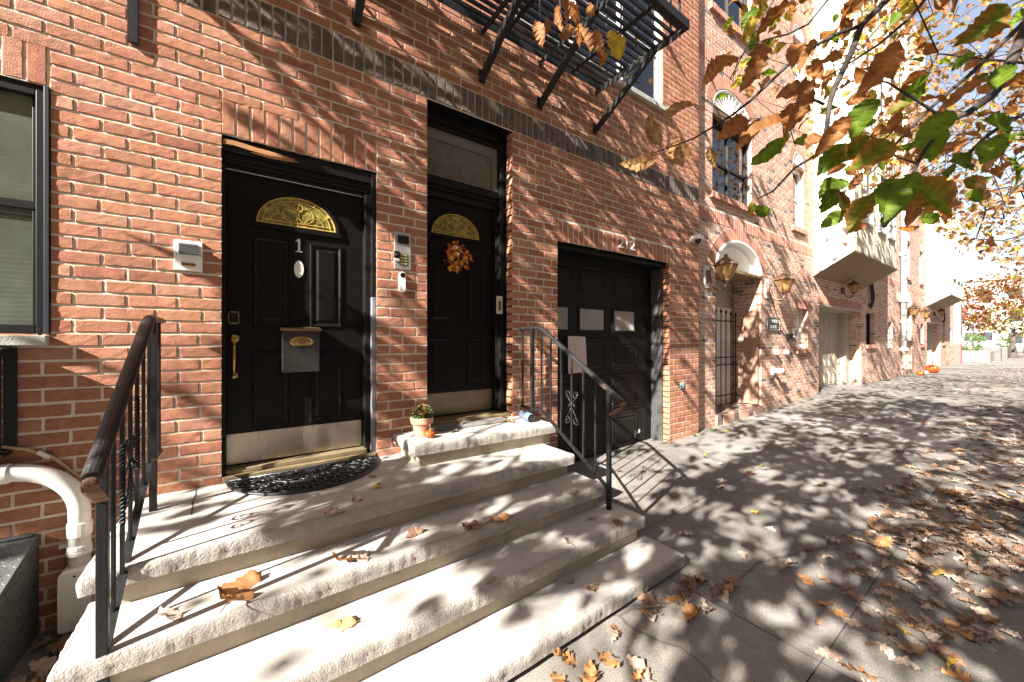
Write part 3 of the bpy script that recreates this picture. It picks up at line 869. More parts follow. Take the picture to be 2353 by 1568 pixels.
# ---- garage door
g = MB(); y = .29
zt_, zb_ = 2.62, .06
sec = [(.06, .60), (.60, 1.10), (1.10, 1.60), (1.60, 2.08), (2.08, 2.645)]
cols = [(2.80, 3.345), (3.345, 3.945), (3.945, 4.70)]
for a, b in sec:
    g.box(2.792, 4.70, y, y + .04, a + .003, b - .003)
pr = [(2.84, 3.29), (3.39, 3.88), (4.03, 4.54)]
for a, b in sec:
    if (a, b) == (1.60, 2.08): continue
    for p, q in pr: door_panel(g, p, q, a + .06, min(b, 2.56) - .07, y - .0008)
GD = g.build("garage_door", M['darkpaint'], H1)
for p, q in ((2.80, 3.212), (3.414, 3.852), (4.057, 4.479)):
    f = MB(); z0, z1 = 1.69, 1.955; e = .03
    f.box(p - e, q + e, y - .012, y, z0 - e, z0); f.box(p - e, q + e, y - .012, y, z1, z1 + e); f.box(p - e, p, y - .012, y, z0, z1); f.box(q, q + e, y - .012, y, z0, z1)
    fw_ = f.build("window", M['darkpaint'], GD, bevel=.003)
    f = MB(); f.quad((p, y - .004, z0), (q, y - .004, z0), (q, y - .004, z1), (p, y - .004, z1)); f.build("pane", M['frost'], fw_)
f = MB(); f.box(4.39, 4.475, y - .0055, y - .0045, 1.695, 1.785); f.build("sticker", M['paper'], fw_)
f = MB(); f.box(2.80, 4.885, .06, .33, 2.585, 2.644); f.box(4.70, 4.884, .285, .35, -.05, 2.58); f.build("garage_frame", M['blacktrim'], H1, bevel=.003)
f = MB(); f.box(4.866, 4.8915, .10, .284, -.05, 2.583); f.build("garage_reveal", M['reveal'], H1, bevel=.003)
f = MB(); f.box(-.0985, .7865, .108, .119, 2.7142, 2.7192); f.box(-.1035, -.0998, .112, .119, .70, 2.714); f.build("gap_line", M['oldwhite'], H1)  # thin pale line along the top and left edge of the door leaf
# peeled paint patches low on the garage door
f = MB(); rr = random.Random(3)
for cx, cz, s in ((4.43, .30, .085), (4.32, .25, .045), (4.25, .235, .03), (4.52, .245, .05), (4.60, .27, .03), (4.36, .20, .03), (4.18, .22, .02), (4.02, .705, .018), (4.30, .70, .022), (4.40, .705, .016)):
    n = 11
    pts = [(cx + s * rr.uniform(.5, 1.2) * math.cos(2 * PI * i / n), y - .0022, cz + s * rr.uniform(.5, 1.2) * (.25 if cz > .6 else 1) * math.sin(2 * PI * i / n)) for i in range(n)]
    f.add(pts, [tuple(range(n))])
f.build("peeled_paint", M['peel'], GD)
text_obj("212", .175, (3.945, -.012, 2.762), H1, M['digit'], "house_number", .006, sx=1.3)

# ================================================================ THE STONE STOOP
ST = thing("stone_stoop", (.9, -.9, 0), "pale limestone stoop of rough-edged slabs leading up to both black front doors", "steps")
rs = random.Random(21)
def tread(x0, x1, yb, yfl, yfr, zt, th, name="tread", sides=(True, True)):
    """slab with a smooth top and a rock-faced front (and end) edge; front edge runs from yfl at x0 to yfr at x1"""
    path = []
    N = max(8, int((x1 - x0) / .013))
    ne = 24
    if sides[0]:
        for i in range(ne): path.append((x0, yb + (yfl - yb) * i / ne, (-1, 0)))
    for i in range(N + 1):
        u = i / N; nrm = (0, -1)
        if i == 0 and sides[0]: nrm = (-.7, -.7)
        if i == N and sides[1]: nrm = (.7, -.7)
        path.append((x0 + (x1 - x0) * u, yfl + (yfr - yfl) * u, nrm))
    if sides[1]:
        for i in range(1, ne + 1): path.append((x1, yfr + (yb - yfr) * i / ne, (1, 0)))
    lev = [(-.022, 0.0), (-.007, -.0010), (-.001, -.007), (.002, -.020), (.003, -.034), (.001, -.048), (-.001, -.5)]
    vs = []; m = len(lev); bulge = [0] * len(path)
    b = 0
    for k in range(len(path)):
        b = b * .85 + rs.gauss(0, .0011); bulge[k] = b
    for k, (px, py, (nx, ny)) in enumerate(path):
        for j, (o, dz) in enumerate(lev):
            zz = zt + (dz if j < m - 1 else -th)
            if j == 0: q = o
            elif j == 1: q = o + rs.gauss(0, .002) + bulge[k] * .9; zz += rs.gauss(0, .0006)
            elif j < m - 1: q = o + bulge[k] + rs.gauss(0, .0012); zz += rs.gauss(0, .0015)
            else: q = o + bulge[k] * .4
            vs.append((px + nx * q, py + ny * q, zz))
    mb = MB(); fs = []
    for k in range(len(path) - 1):
        for j in range(m - 1):
            fs.append((k * m + j, k * m + j + 1, (k + 1) * m + j + 1, (k + 1) * m + j))
    mb.add(vs, fs, mi=1)
    # top: quads from the inset line to the back; underside
    tops = [(vs[k * m][0], vs[k * m][1], zt) for k in range(len(path))]
    kf0 = ne if sides[0] else 0; kf1 = kf0 + N
    for k in range(kf0, kf1):
        a, c = tops[k], tops[k + 1]
        xa = a[0] if k > kf0 else a[0]; 
        mb.quad((a[0], a[1], zt), (c[0], c[1], zt), (c[0], yb, zt), (a[0], yb, zt), mi=0)
        mb.quad((a[0], a[1], zt - th), (a[0], yb, zt - th), (c[0], yb, zt - th), (c[0], c[1], zt - th), mi=0)
    o = mb.build(name, [M['stone'], M['rock']], ST)
    for p_ in o.data.polygons: p_.use_smooth = p_.material_index == 1
    return o
def riser(x0, x1, yb, yfl, yfr, z0, z1):
    mb = MB(); n = 24
    fr_ = [(x0 + (x1 - x0) * i / n, yfl + (yfr - yfl) * i / n) for i in range(n + 1)]
    for (a, b), (c, d) in zip(fr_, fr_[1:]): mb.quad((a, b, z0), (c, d, z0), (c, d, z1), (a, b, z1))
    mb.quad((x0, yb, z0), (x0, yfl, z0), (x0, yfl, z1), (x0, yb, z1)); mb.quad((x1, yfr, z0), (x1, yb, z0), (x1, yb, z1), (x1, yfr, z1))
    mb.quad((x0, yb, z1), (x1, yb, z1), (x1, yb, z0), (x0, yb, z0)); mb.quad((x0, yfl, z1), (x1, yfr, z1), (x1, yb, z1), (x0, yb, z1))
    # hairline block joints
    return mb.build("riser", M['riser'], ST)
TH = .078
#        x0    x1    yb    yfl    yfr    zt
TR = [(-.535, 2.43, -1.36, -1.74, -1.672, .115),
      (-.53, 2.375, -1.06, -1.48, -1.405, .285),
      (-.53, 2.27, -.78, -1.205, -1.135, .455),
      (-.53, 2.215, .03, -.912, -.850, .625)]
for k, (x0, x1, yb, yl, yr, zt) in enumerate(TR):
    tread(x0, x1, yb, yl, yr, zt, TH)
    zlo = TR[k - 1][5] - .004 if k else -.06
    riser(x0 + .045, x1 - .05, yb if k < 3 else -.001, yl + .038, yr + .038, zlo, zt - TH + .002)
tread(1.0, 2.33, -.002, -.455, -.495, .795, TH)
riser(1.062, 2.285, -.004, -.415, -.455, .622, .795 - TH + .002)
b_ = MB(); b_.box(1.29, 2.19, -.002, .05, .70, .794); b_.build("sill_block", M['stone'], ST)
b_ = MB(); b_.box(-.1, .84, -.006, .06, .5, .6245); b_.build("sill_block", M['stone'], ST)
# open joint in the landing, with a little moss
b_ = MB()
pts = [(-.243, -.02), (-.237, -.14), (-.240, -.26), (-.232, -.38), (-.228, -.47)]
for (a, b), (c, d) in zip(pts, pts[1:]): b_.quad((a - .003, b, .6266), (c - .003, d, .6266), (c + .0035, d, .6266), (a + .0035, b, .6266))
b_.build("joint", M['joint'], ST)

# ================================================================ STAIR RAILINGS
def twist_bar(mb, x, y, z0, z1, r):
    n = int((z1 - z0) / .006); vs = []; fs = []
    for i in range(n + 1):
        z = z0 + (z1 - z0) * i / n; a0 = z * 95
        for j in range(4):
            a = a0 + PI / 2 * j; vs.append((x + r * 1.35 * math.cos(a), y + r * 1.35 * math.sin(a), z))
    for i in range(n):
        for j in range(4): fs.append((i * 4 + j, i * 4 + (j + 1) % 4, (i + 1) * 4 + (j + 1) % 4, (i + 1) * 4 + j))
    mb.add(vs, fs)
def spiral(mb, x, cy, cz, r, a0, turns, rr=.0045, dirn=1, grow=.25):
    n = 26
    pts = [(x, cy + r * (grow + (1 - grow) * i / n) * math.cos(a0 + dirn * 2 * PI * turns * i / n), cz + r * (grow + (1 - grow) * i / n) * math.sin(a0 + dirn * 2 * PI * turns * i / n)) for i in range(n + 1)]
    mb.tube(pts, rr, 6)
    return pts[-1]
def make_railing(x, label, zback):
    t = thing("stair_railing", (x, -.7, .285), label, "railing", "iron railings either side of the stoop")
    hz = lambda y: 1.668 if y > -.385 else 1.668 + (y + .385) * .612          # handrail height along the flight
    bz = lambda y: .908 if y > -.40 else .908 + (y + .40) * .600
    hw = .052
    prof = [(-hw / 2, -.006), (-hw / 2, .004), (-hw * .34, .010), (-hw * .30, .0165), (-hw * .12, .020), (hw * .12, .020), (hw * .30, .0165), (hw * .34, .010), (hw / 2, .004), (hw / 2, -.006), (hw * .3, -.012), (-hw * .3, -.012)]
    def rail(pts, name, m, prof):
        mb = MB(); n = len(prof); vs = []; fs = []
        for i, (y, z) in enumerate(pts):
            d = Vector((0, pts[min(i + 1, len(pts) - 1)][0] - pts[max(i - 1, 0)][0], pts[min(i + 1, len(pts) - 1)][1] - pts[max(i - 1, 0)][1])).normalized()
            up = Vector((0, d.z, -d.y));
            if up.z < 0: up = -up
            for a, b in prof: vs.append((x + a, y + up.y * b, z + up.z * b))
        for i in range(len(pts) - 1):
            for j in range(n): fs.append((i * n + j, i * n + (j + 1) % n, (i + 1) * n + (j + 1) % n, (i + 1) * n + j))
        fs.append(tuple(range(n))); fs.append(tuple((len(pts) - 1) * n + j for j in range(n - 1, -1, -1)))
        mb.add(vs, fs); return mb.build(name, m, t, bevel=0)
    hr = [(-.06, 1.666), (-.2, 1.667), (-.36, 1.668), (-.39, 1.662)] + [(-.39 - .91 * i / 10, hz(-.39 - .91 * i / 10)) for i in range(1, 11)]
    H = rail(hr, "handrail", M['rustiron'], prof)
    lip = rail([(-1.30, 1.098), (-1.318, 1.085), (-1.30, 1.062), (-1.20, 1.0)], "scroll_end", M['rust'], [(a * .8, b * .7) for a, b in prof])
    flat = [(-.015, -.006), (-.015, .006), (.015, .006), (.015, -.006)]
    rail([(-.085, .908), (-.40, .908)] + [(-.40 - .78 * i / 8, bz(-.40 - .78 * i / 8)) for i in range(1, 9)], "bottom_rail", M['iron'], flat)
    def post(y, w, z0, z1, name="post"):
        mb = MB(); mb.box(x - w / 2, x + w / 2, y - w / 2, y + w / 2, z0, z1)
        return mb.build(name, M['iron'], t, bevel=.003)
    post(-.10, .016, .90, hz(-.1) - .010, "baluster")
    post(-.275 if zback < .7 else -.255, .031, zback, hz(-.27) - .010)
    post(-1.182, .031, .285, hz(-1.182) - .012)
    for y in (-.39, -.52, -1.047): post(y, .014, bz(y) + .004, hz(y) - .012, "baluster")
    for y in (-.655, -.918):
        mb = MB(); a, b = bz(y) + .004, hz(y) - .012
        mb.box(x - .007, x + .007, y - .007, y + .007, a, a + .2); mb.box(x - .007, x + .007, y - .007, y + .007, b - .2, b)
        twist_bar(mb, x, y, a + .2, b - .2, .008); mb.build("twisted_baluster", M['iron'], t)
    y = -.785
    post(y, .014, bz(y) + .004, hz(y) - .012, "baluster")
    mb = MB(); zc = (bz(y) + hz(y)) / 2
    for sg in (-1, 1):
        e = spiral(mb, x, y + sg * .045, zc + .045, .036, PI / 2 + (0 if sg > 0 else 0), 1.15, dirn=-sg)
        mb.tube([e, (x, y + sg * .03, zc + .005), (x, y + sg * .008, zc - .03)], .0045, 6)
        e = spiral(mb, x, y + sg * .05, zc - .16, .036, -PI / 2, 1.15, dirn=sg)
        mb.tube([e, (x, y + sg * .03, zc - .10), (x, y + sg * .008, zc - .06)], .0045, 6)
    for a in range(7):
        an = PI * 2 * a / 7
        mb.tube([(x, y, zc - .02), (x + .02 * math.cos(an), y + .03 * math.sin(an), zc - .035), (x + .028 * math.cos(an), y + .042 * math.sin(an), zc - .065)], [.006, .005, .001], 5)
    mb.lathe([(0, -.012), (.012, -.008), (.013, 0), (.009, .012), (0, .016)], (x, y, zc - .02), 10)
    mb.build("scroll", M['iron'], t, smooth=True)
    return t
make_railing(2.24, "black iron railing with worn rusty handrail between the steps and the garage", .80)
make_railing(-.405, "black iron railing with rusted lower end beside the white pipe at left", .625)

# ================================================================ FIRE ESCAPE
FE = thing("fire_escape", (1.4, -.5, 4.5), "black slatted steel fire escape balcony bracketed to the brick above the doors", "fire escape")
fx0, fx1, fy, fz = -1.5, 3.42, -1.13, 4.50
mb = MB()
ys = [-.10 - .068 * i for i in range(15)]
for y in ys:
    mb.box(fx0 + .02, fx1 - .02, y - .008, y + .008, fz + .012, fz + .046)
mb.build("slats", M['ironclean'], FE)
mb = MB()
mb.box(fx0, fx1, fy - .008, fy, fz - .02, fz + .055); mb.box(fx0, fx1, fy, fy + .045, fz - .02, fz - .012)
mb.box(fx0, fx1, -.055, -.047, fz - .02, fz + .055)
mb.box(fx1 - .008, fx1, fy + .001, -.03, fz - .021, fz + .0545); mb.box(fx1 - .055, fx1 - .0085, fy + .046, -.03, fz - .0205, fz - .0125)
mb.box(fx0, fx0 + .008, fy + .001, -.03, fz - .021, fz + .0545)
mb.build("platform_frame", M['ironclean'], FE)
for x in (-.53, .71, 1.83, 2.53, 3.37):
    mb = MB()
    mb.box(x - .022, x + .022, -.075 if x > 0 else -.02, -.001, (4.0 if x > 0 else 3.29), fz - .022)if x < 0 else None
    mb.box(x - .005, x + .04, fy + .05, -.001, fz - .028, fz - .0215); mb.box(x - .005, x + .001, fy + .05, -.001, fz - .075, fz - .028)
    if x > 0:
        mb.bar((x, -.012, 4.0), (x, -.80, fz - .05), .058, .008, up=(0, .5, 1)); mb.bar((x - .028, -.012, 4.0), (x - .028, -.80, fz - .05), .008, .055, up=(0, .5, 1))
        mb.box(x - .03, x + .03, -.012, 0, 3.98, 4.10)
    mb.build("bracket", M['ironclean'], FE)
for x in (.25, 2.05, 2.95):
    mb = MB(); mb.box(x - .02, x + .02, fy + .05, -.06, fz + .0035, fz + .0115); mb.build("cross_bar", M['ironclean'], FE)
mb = MB()
for z in (fz + .45, fz + .95):
    mb.box(fx0, fx1, fy - .012, fy + .012, z - .012, z + .012)
    mb.box(fx1 - .024, fx1, fy + .0125, -.02, z - .0115, z + .0125)
mb.build("guard_rail", M['ironclean'], FE)
nb = 34
for i in range(nb + 1):
    x = fx0 + .02 + (fx1 - fx0 - .035) * i / nb
    if i % 3: continue
    mb = MB(); mb.box(x - .008, x + .008, fy - .0085, fy + .0075, fz + .05, fz + .945); mb.build("guard_bar", M['ironclean'], FE)
for y in (-.95, -.75, -.55, -.35, -.15):
    mb = MB(); mb.box(fx1 - .02, fx1 - .004, y - .008, y + .008, fz + .05, fz + .94); mb.build("guard_bar", M['ironclean'], FE)

# ================================================================ THINGS FIXED TO OR HUNG ON HOUSE 1
# white intercom left of door 1
t = thing("intercom", (-.28, 0, 2.08), "white square intercom with one brass button, left of the door numbered 1", "intercom", "intercoms beside the front doors")
mb = MB(); mb.box(-.350, -.213, -.014, .004, 1.985, 2.172); mb.build("plate", M['whitepl'], t, bevel=.004)
mb = MB()
mb.box(-.325, -.233, -.034, -.0145, 2.085, 2.150)
for i in range(6): mb.box(-.327, -.231, -.037, -.0345, 2.090 + i * .0095, 2.095 + i * .0095)
mb.build("speaker_grille", M['greypl'], t)
mb = MB(); mb.box(-.315, -.248, -.022, -.0145, 2.015, 2.033); mb.build("call_button", M['brass'], t, bevel=.002)
mb = MB()
for x, z in ((-.338, 2.085), (-.224, 2.085)): mb.lathe([(.004, 0), (.003, .002), (0, .0025)], (x, -.014, z), 8, axis=(0, -1, 0))
mb.build("screws", M['blackpl'], t)
# steel intercom between the doors
t = thing("intercom", (1.07, 0, 2.29), "tall silver intercom panel with four name buttons, between the two doors", "intercom", "intercoms beside the front doors")
mb = MB(); mb.box(1.004, 1.142, -.012, .004, 2.142, 2.445); mb.build("plate", M['alu'], t, bevel=.003)
mb = MB(); mb.box(1.028, 1.122, -.018, -.0125, 2.352, 2.418)
for i in range(6): mb.box(1.03, 1.12, -.0205, -.0185, 2.356 + i * .01, 2.3605 + i * .01)
mb.build("speaker_grille", M['blackpl'], t)
for i in range(4):
    mb = MB(); mb.box(1.045, 1.108, -.016, -.0125, 2.178 + i * .0235, 2.198 + i * .0235); k_ = mb.build("call_button", M['blackpl'], t, bevel=.001)
    mb = MB(); mb.box(1.05, 1.104, -.0175, -.0165, 2.181 + i * .0235, 2.195 + i * .0235); mb.build("name_slip", M['label'], k_)
mb = MB()
for z in (2.163, 2.428): mb.lathe([(.004, 0), (.003, .002), (0, .0025)], (1.073, -.0125, z), 8, axis=(0, -1, 0))
mb.build("screws", M['blackpl'], t)
t = thing("key_fob_reader", (1.02, -.02, 2.24), "small black and white reader stuck over the lower left of the silver intercom", "reader")
mb = MB(); mb.box(.998, 1.042, -.030, -.0125, 2.225, 2.282); mb.lathe([(.014, 0), (.012, .004), (0, .005)], (1.02, -.030, 2.252), 16, axis=(0, -1, 0)); mb.build("housing", M['blackpl'], t, bevel=.003)
mb = MB(); mb.box(1.0, 1.04, -.028, -.013, 2.204, 2.2245); mb.build("name_slip", M['whitepl'], t, bevel=.002)
t = thing("video_doorbell", (1.067, 0, 2.03), "slim white video doorbell with a round black lens under the silver intercom", "doorbell")
mb = MB(); c = (1.067, 2.035); w_, h_ = .0275, .085
pts = [(c[0] + w_ * math.cos(a), c[1] + h_ - w_ + w_ * math.sin(a)) for a in [PI * i / 12 for i in range(13)]] + [(c[0] + w_ * math.cos(a), c[1] - h_ + w_ + w_ * math.sin(a)) for a in [PI + PI * i / 12 for i in range(13)]]
mb.prism(pts, -.026, .004); mb.build("body", M['whitepl'], t, bevel=.005, seg=3)
mb = MB(); mb.lathe([(.0215, 0), (.0205, .003), (.012, .0045), (0, .005)], (c[0], -.0255, c[1] + h_ - w_ - .001), 24, axis=(0, -1, 0)); mb.build("lens", M['lens'], t, smooth=True)

# mailbox on door 1
t = thing("mailbox", (.339, .1, 1.48), "dark grey box mailbox with a brass lid edge and oval badge on the door", "mailbox")
mb = MB(); mb.box(.222, .458, .03, .1185, 1.325, 1.622); mb.build("box", mat("mailbox grey", (.028, .024, .021), .42, .15, 6), t, bevel=.003)
mb = MB(); mb.box(.212, .468, .016, .118, 1.6225, 1.638); mb.quad((.212, .016, 1.6385), (.468, .016, 1.6385), (.468, .118, 1.652), (.212, .118, 1.652)); mb.add([(.212, .016, 1.638), (.212, .118, 1.638), (.212, .118, 1.652)], [(0, 1, 2)]); mb.add([(.468, .016, 1.638), (.468, .118, 1.638), (.468, .118, 1.652)], [(0, 1, 2)])
mb.build("lid", mat("brass lid", (.32, .21, .09), .38, .2, 20, metal=.7), t)
mb = MB(); e = lambda f, yy: [(.342 + .078 * f * math.cos(a), yy, 1.545 + .034 * f * math.sin(a)) for a in [2 * PI * i / 36 for i in range(36)]]
rings = [e(1, .0298), e(1, .024), e(.86, .021), e(.78, .0235), e(.5, .0225), e(.45, .021)]
for A, B in zip(rings, rings[1:]):
    for i in range(36): mb.quad(A[i], A[(i + 1) % 36], B[(i + 1) % 36], B[i])
mb.add(rings[-1], [tuple(range(36))])
bdg = mb.build("badge", M['brass'], t)
text_obj("MAIL", .022, (.342, .0195, 1.545), bdg, M['brasssill'], "lettering", .001)

# autumn wreath on door 2
rw = random.Random(8)
WR = thing("wreath", (1.685, .2, 2.355), "autumn wreath of orange and rust flowers with pale mini gourds on the recessed door", "wreath")
mb = MB(); ring = [(1.685 + .088 * math.cos(2 * PI * i / 24), .222, 2.352 + .088 * math.sin(2 * PI * i / 24)) for i in range(25)]
mb.tube(ring, .012, 7); mb.build("vine_ring", M['stem'], WR)
def flower(mb, c, r, nrm, col, col2, pet=7):
    q = Vector((0, 0, 1)).rotation_difference(Vector(nrm).normalized())
    for i in range(pet):
        a = 2 * PI * i / pet
        pts = [Vector((0, 0, 0)), Vector((r * .55 * math.cos(a - .42), r * .55 * math.sin(a - .42), .12 * r)), Vector((r * math.cos(a), r * math.sin(a), .05 * r)), Vector((r * .55 * math.cos(a + .42), r * .55 * math.sin(a + .42), .12 * r))]
        mb.add([tuple(Vector(c) + q @ p) for p in pts], [(0, 1, 2, 3)], col=col)
    mb.lathe([(r * .26, 0), (r * .22, r * .2), (0, r * .28)], c, 7, axis=nrm, col=col2)
mb = MB()
cols = [(.95, .36, .03), (.98, .46, .04), (.75, .14, .03), (.45, .03, .02), (.95, .52, .06), (.5, .08, .05)]
for i in range(120):
    a = rw.uniform(0, 2 * PI); rr_ = rw.gauss(.092, .030); y = rw.uniform(.165, .225)
    n_ = (rw.gauss(0, .45) + .35 * math.cos(a), -1, rw.gauss(0, .45) + .35 * math.sin(a)); c_ = rw.choice(cols)
    flower(mb, (1.685 + rr_ * math.cos(a), y, 2.352 + rr_ * math.sin(a)), rw.uniform(.015, .027), n_, c_, (.25, .10, .02))
mb.build("flowers", M['attr'], WR)
mb = MB()
for i in range(60):
    a = rw.uniform(0, 2 * PI); rr_ = rw.uniform(.07, .14); p = Vector((1.685 + rr_ * math.cos(a), .215, 2.352 + rr_ * math.sin(a)))
    d = Vector((math.cos(a) + rw.gauss(0, .6), -.4, math.sin(a) + rw.gauss(0, .6))).normalized() * rw.uniform(.03, .055); s_ = d.orthogonal().normalized() * .009
    mb.add([tuple(p), tuple(p + d * .5 + s_), tuple(p + d), tuple(p + d * .5 - s_)], [(0, 1, 2, 3)], col=rw.choice([(.12, .05, .02), (.28, .06, .02), (.07, .06, .03)]))
mb.build("leaves", M['attr'], WR)
for (x, z) in ((1.655, 2.445), (1.672, 2.385)):
    mb = MB(); mb.lathe([(.004, -.016), (.018, -.012), (.022, 0), (.016, .013), (.003, .016)], (x, .18, z), 12, squash=lambda a, h: 1 + .08 * math.cos(6 * a)); mb.build("gourd", M['oldwhite'], WR, smooth=True)

# card on the right jamb of door 2
t = thing("framed_card", (2.13, .17, 1.9), "small cream card with a brown picture on the jamb of the recessed door", "card")
mb = MB(); mb.box(2.082, 2.152, .125, .132, 1.825, 2.005); mb.build("card", M['paper'], t)
mb = MB(); mb.box(2.100, 2.135, .1225, .1245, 1.860, 1.955); mb.build("print", M['print'], t)

# faded sign plate leaning against the garage door
t = tag(MB.build((lambda m_: (m_.prism([(3.21, 1.155), (3.505, 1.160), (3.52, 1.175), (3.492, 1.59), (3.48, 1.603), (3.205, 1.612), (3.192, 1.598), (3.197, 1.17)], .262, .268), m_)[1])(MB()), "sign_plate", M['signplate'], bevel=.002), "faded pinkish blank sign plate fixed to the black garage door", "sign plate")
mb = MB(); mb.lathe([(.007, 0), (.005, .003), (0, .004)], (3.345, .262, 1.572), 10, axis=(0, -1, 0))
mb.build("screw", M['blackpl'], t)
mb = MB()
for a, b, c, d in ((3.24, 3.30, 1.50, 1.503), (3.24, 3.243, 1.38, 1.50), (3.297, 3.30, 1.34, 1.50), (3.315, 3.318, 1.30, 1.49), (3.24, 3.37, 1.505, 1.508), (3.225, 3.30, 1.25, 1.252)): mb.box(a, b, .2608, .2615, c, d)
mb.build("faded_print", mat("faded print", (.36, .29, .26), .6, .2, 20), t)

# security camera
t = thing("security_camera", (5.43, -.06, 3.03), "white dome security camera with a small solar panel high on the brick pier", "camera")
mb = MB(); mb.box(5.39, 5.47, -.03, 0, 3.02, 3.11); mb.box(5.36, 5.50, -.17, -.03, 3.035, 3.095); mb.build("body", M['whitepl'], t, bevel=.02, seg=3)
mb = MB(); mb.lathe([(.045, 0), (.045, -.02), (.035, -.045), (.018, -.058), (0, -.06)], (5.44, -.11, 3.035), 16); mb.build("dome", M['lens'], t, smooth=True)
mb = MB(); mb.tube([(5.45, -.04, 3.1), (5.45, -.07, 3.16)], .009, 6); mb.obox((5.46, -.10, 3.17), (.085, 0, -.012), (0, -.05, -.028), (0, -.003, .006)); mb.build("solar_panel", M['alu'], t)
mb = MB(); mb.box(5.145, 5.235, -.012, .0, .865, .945)
tag(mb.build("wall_tag", M['bluetag'], bevel=.003), "small pale blue tag fixed low on the brick pier right of the garage", "tag")

# ---- white conduit, its box, the tan cable, cellar hatch and window guard at the left
PI_ = thing("conduit_pipe", (-.73, -.07, 0), "fat white plastic conduit bending down the brick wall into a box", "pipe")
mb = MB(); r = .043; px, py = -.728, -.062
arc = [(-.728 - .25 + .25 * math.sin(PI / 2 * i / 12), py, .63 + .25 * math.cos(PI / 2 * i / 12)) for i in range(13)]
mb.tube([(-2.6, py, .885), (-1.5, py, .88)] + arc + [(px, py, .33)], r, 20); mb.build("pipe", M['pvc'], PI_, smooth=True)
mb = MB()
for z, h in ((.50, .07), (.40, .02)):
    mb = MB(); mb.lathe([(r, 0), (r + .006, .001), (r + .006, h), (r, h + .001)], (px, py, z), 20); mb.build("coupling", M['pvc'], PI_)
mb = MB(); mb.lathe([(r, 0), (r + .007, .001), (r + .007, .12), (r, .121)], (-1.09, py, .88), 20, axis=(1, 0, 0)); mb.build("coupling", M['pvc'], PI_)
mb = MB(); mb.lathe([(r + .002, 0), (r + .004, .001), (r + .004, .022), (r + .002, .023)], (px, py, .425), 20); mb.box(px - .09, px - .055, -.012, -.002, .425, .447); mb.box(px + .055, px + .095, -.05, -.002, .425, .447); mb.lathe([(.011, 0), (.009, .004), (0, .005)], (px + .08, -.05, .436), 10, axis=(0, -1, 0)); mb.build("strap", M['pvc'], PI_)
mb = MB(); pts = [(px + .060 * sx + .02 * math.cos(a) , .185 + .135 * sz + .02 * math.sin(a)) for sx, sz, a0 in ((.68, 1, 0), (-.68, 1, PI / 2), (-.68, -1, PI), (.68, -1, 1.5 * PI)) for a in [a0 + PI / 2 * i / 5 for i in range(6)]]
mb.prism(pts, -.145, -.005); bx_ = mb.build("box", M['pvc'], PI_, bevel=.004)
mb = MB(); mb.lathe([(.006, 0), (.005, .002), (0, .003)], (px, -.145, .315), 8, axis=(0, -1, 0)); mb.lathe([(.006, 0), (.005, .002), (0, .003)], (px + .005, -.145, .055), 8, axis=(0, -1, 0)); mb.build("screw", M['blackpl'], bx_)
mb = MB()
mb.tube([(-1.4, -.012, 1.02), (-1.05, -.014, 1.02), (-.93, -.014, .985), (-.84, -.014, .93), (-.74, -.014, .80), (-.655, -.014, .60), (-.63, -.014, .45), (-.625, -.014, .25), (-.625, -.014, .02)], .0085, 8)
t = tag(mb.build("cable", M['cable'], smooth=True), "thin tan cable clipped along the brick above and behind the white pipe", "cable")
mb = MB(); mb.obox((-.865, -.02, .948), (.006, 0, .008), (0, .012, 0), (-.022, 0, .018)); mb.build("clip", M['alu'], t)
t = thing("cellar_hatch", (-1.3, -.3, 0), "grey painted tread plate cellar hatch with a sloping lid against the wall", "cellar hatch")
mb = MB()
xr, yf_ = -.89, -.90
zt0, zt1 = .527, .28
mb.add([(-1.9, 0, 0), (xr, 0, 0), (xr, yf_, 0), (-1.9, yf_, 0), (-1.9, 0, zt0), (xr, 0, zt0), (xr, yf_, zt1), (-1.9, yf_, zt1)], [(0, 1, 2, 3), (0, 4, 5, 1), (1, 5, 6, 2), (2, 6, 7, 3), (3, 7, 4, 0), (4, 7, 6, 5)])
# raised lozenges of the tread plate on lid and side
def loz(c, u, v, n, a):
    c, u, v, n = map(Vector, (c, u, v, n)); d = (u * math.cos(a) + v * math.sin(a)) * .011; e_ = (u * -math.sin(a) + v * math.cos(a)) * .0035
    mb.add([tuple(c - d), tuple(c + e_), tuple(c + d), tuple(c - e_), tuple(c + n * .0025)], [(0, 1, 4), (1, 2, 4), (2, 3, 4), (3, 0, 4)])
sl_ = (zt1 - zt0) / (0 - yf_)
for i in range(34):
    for j in range(36):
        y = -.02 - j * .026; x = xr - .012 - i * .026 - (j % 2) * .013
        loz((x, y, zt0 - sl_ * y), (1, 0, 0), (0, 1, -sl_), (0, 0, 1), (PI / 4 if (i + j) % 2 else -PI / 4))
for i in range(34):
    for j in range(20):
        y = -.02 - i * .026; z = .02 + j * .026 + (i % 2) * .013
        if z < zt0 - sl_ * y - .02: loz((xr, y, z), (0, 1, 0), (0, 0, 1), (1, 0, 0), (PI / 4 if (i + j) % 2 else -PI / 4) + PI / 4 + .6)
mb.build("plate_box", M['plate'], t)
mb = MB(); mb.bar((xr - .02, -.002, zt0 + .004), (-1.9, -.002, zt0 + .004), .05, .008); mb.build("flashing", M['plate'], t)
t = thing("window_guard", (-1.3, -.1, 1.0), "black steel guard frame bolted below the left window sill", "window guard")
mb = MB(); mb.box(-1.008, -.962, -.012, -.001, .985, 1.512); mb.box(-1.9, -1.01, -.012, -.001, 1.48, 1.512); mb.box(-1.9, -1.01, -.012, -.001, .985, 1.02); mb.build("wall_bar", M['ironclean'], t, bevel=.002)
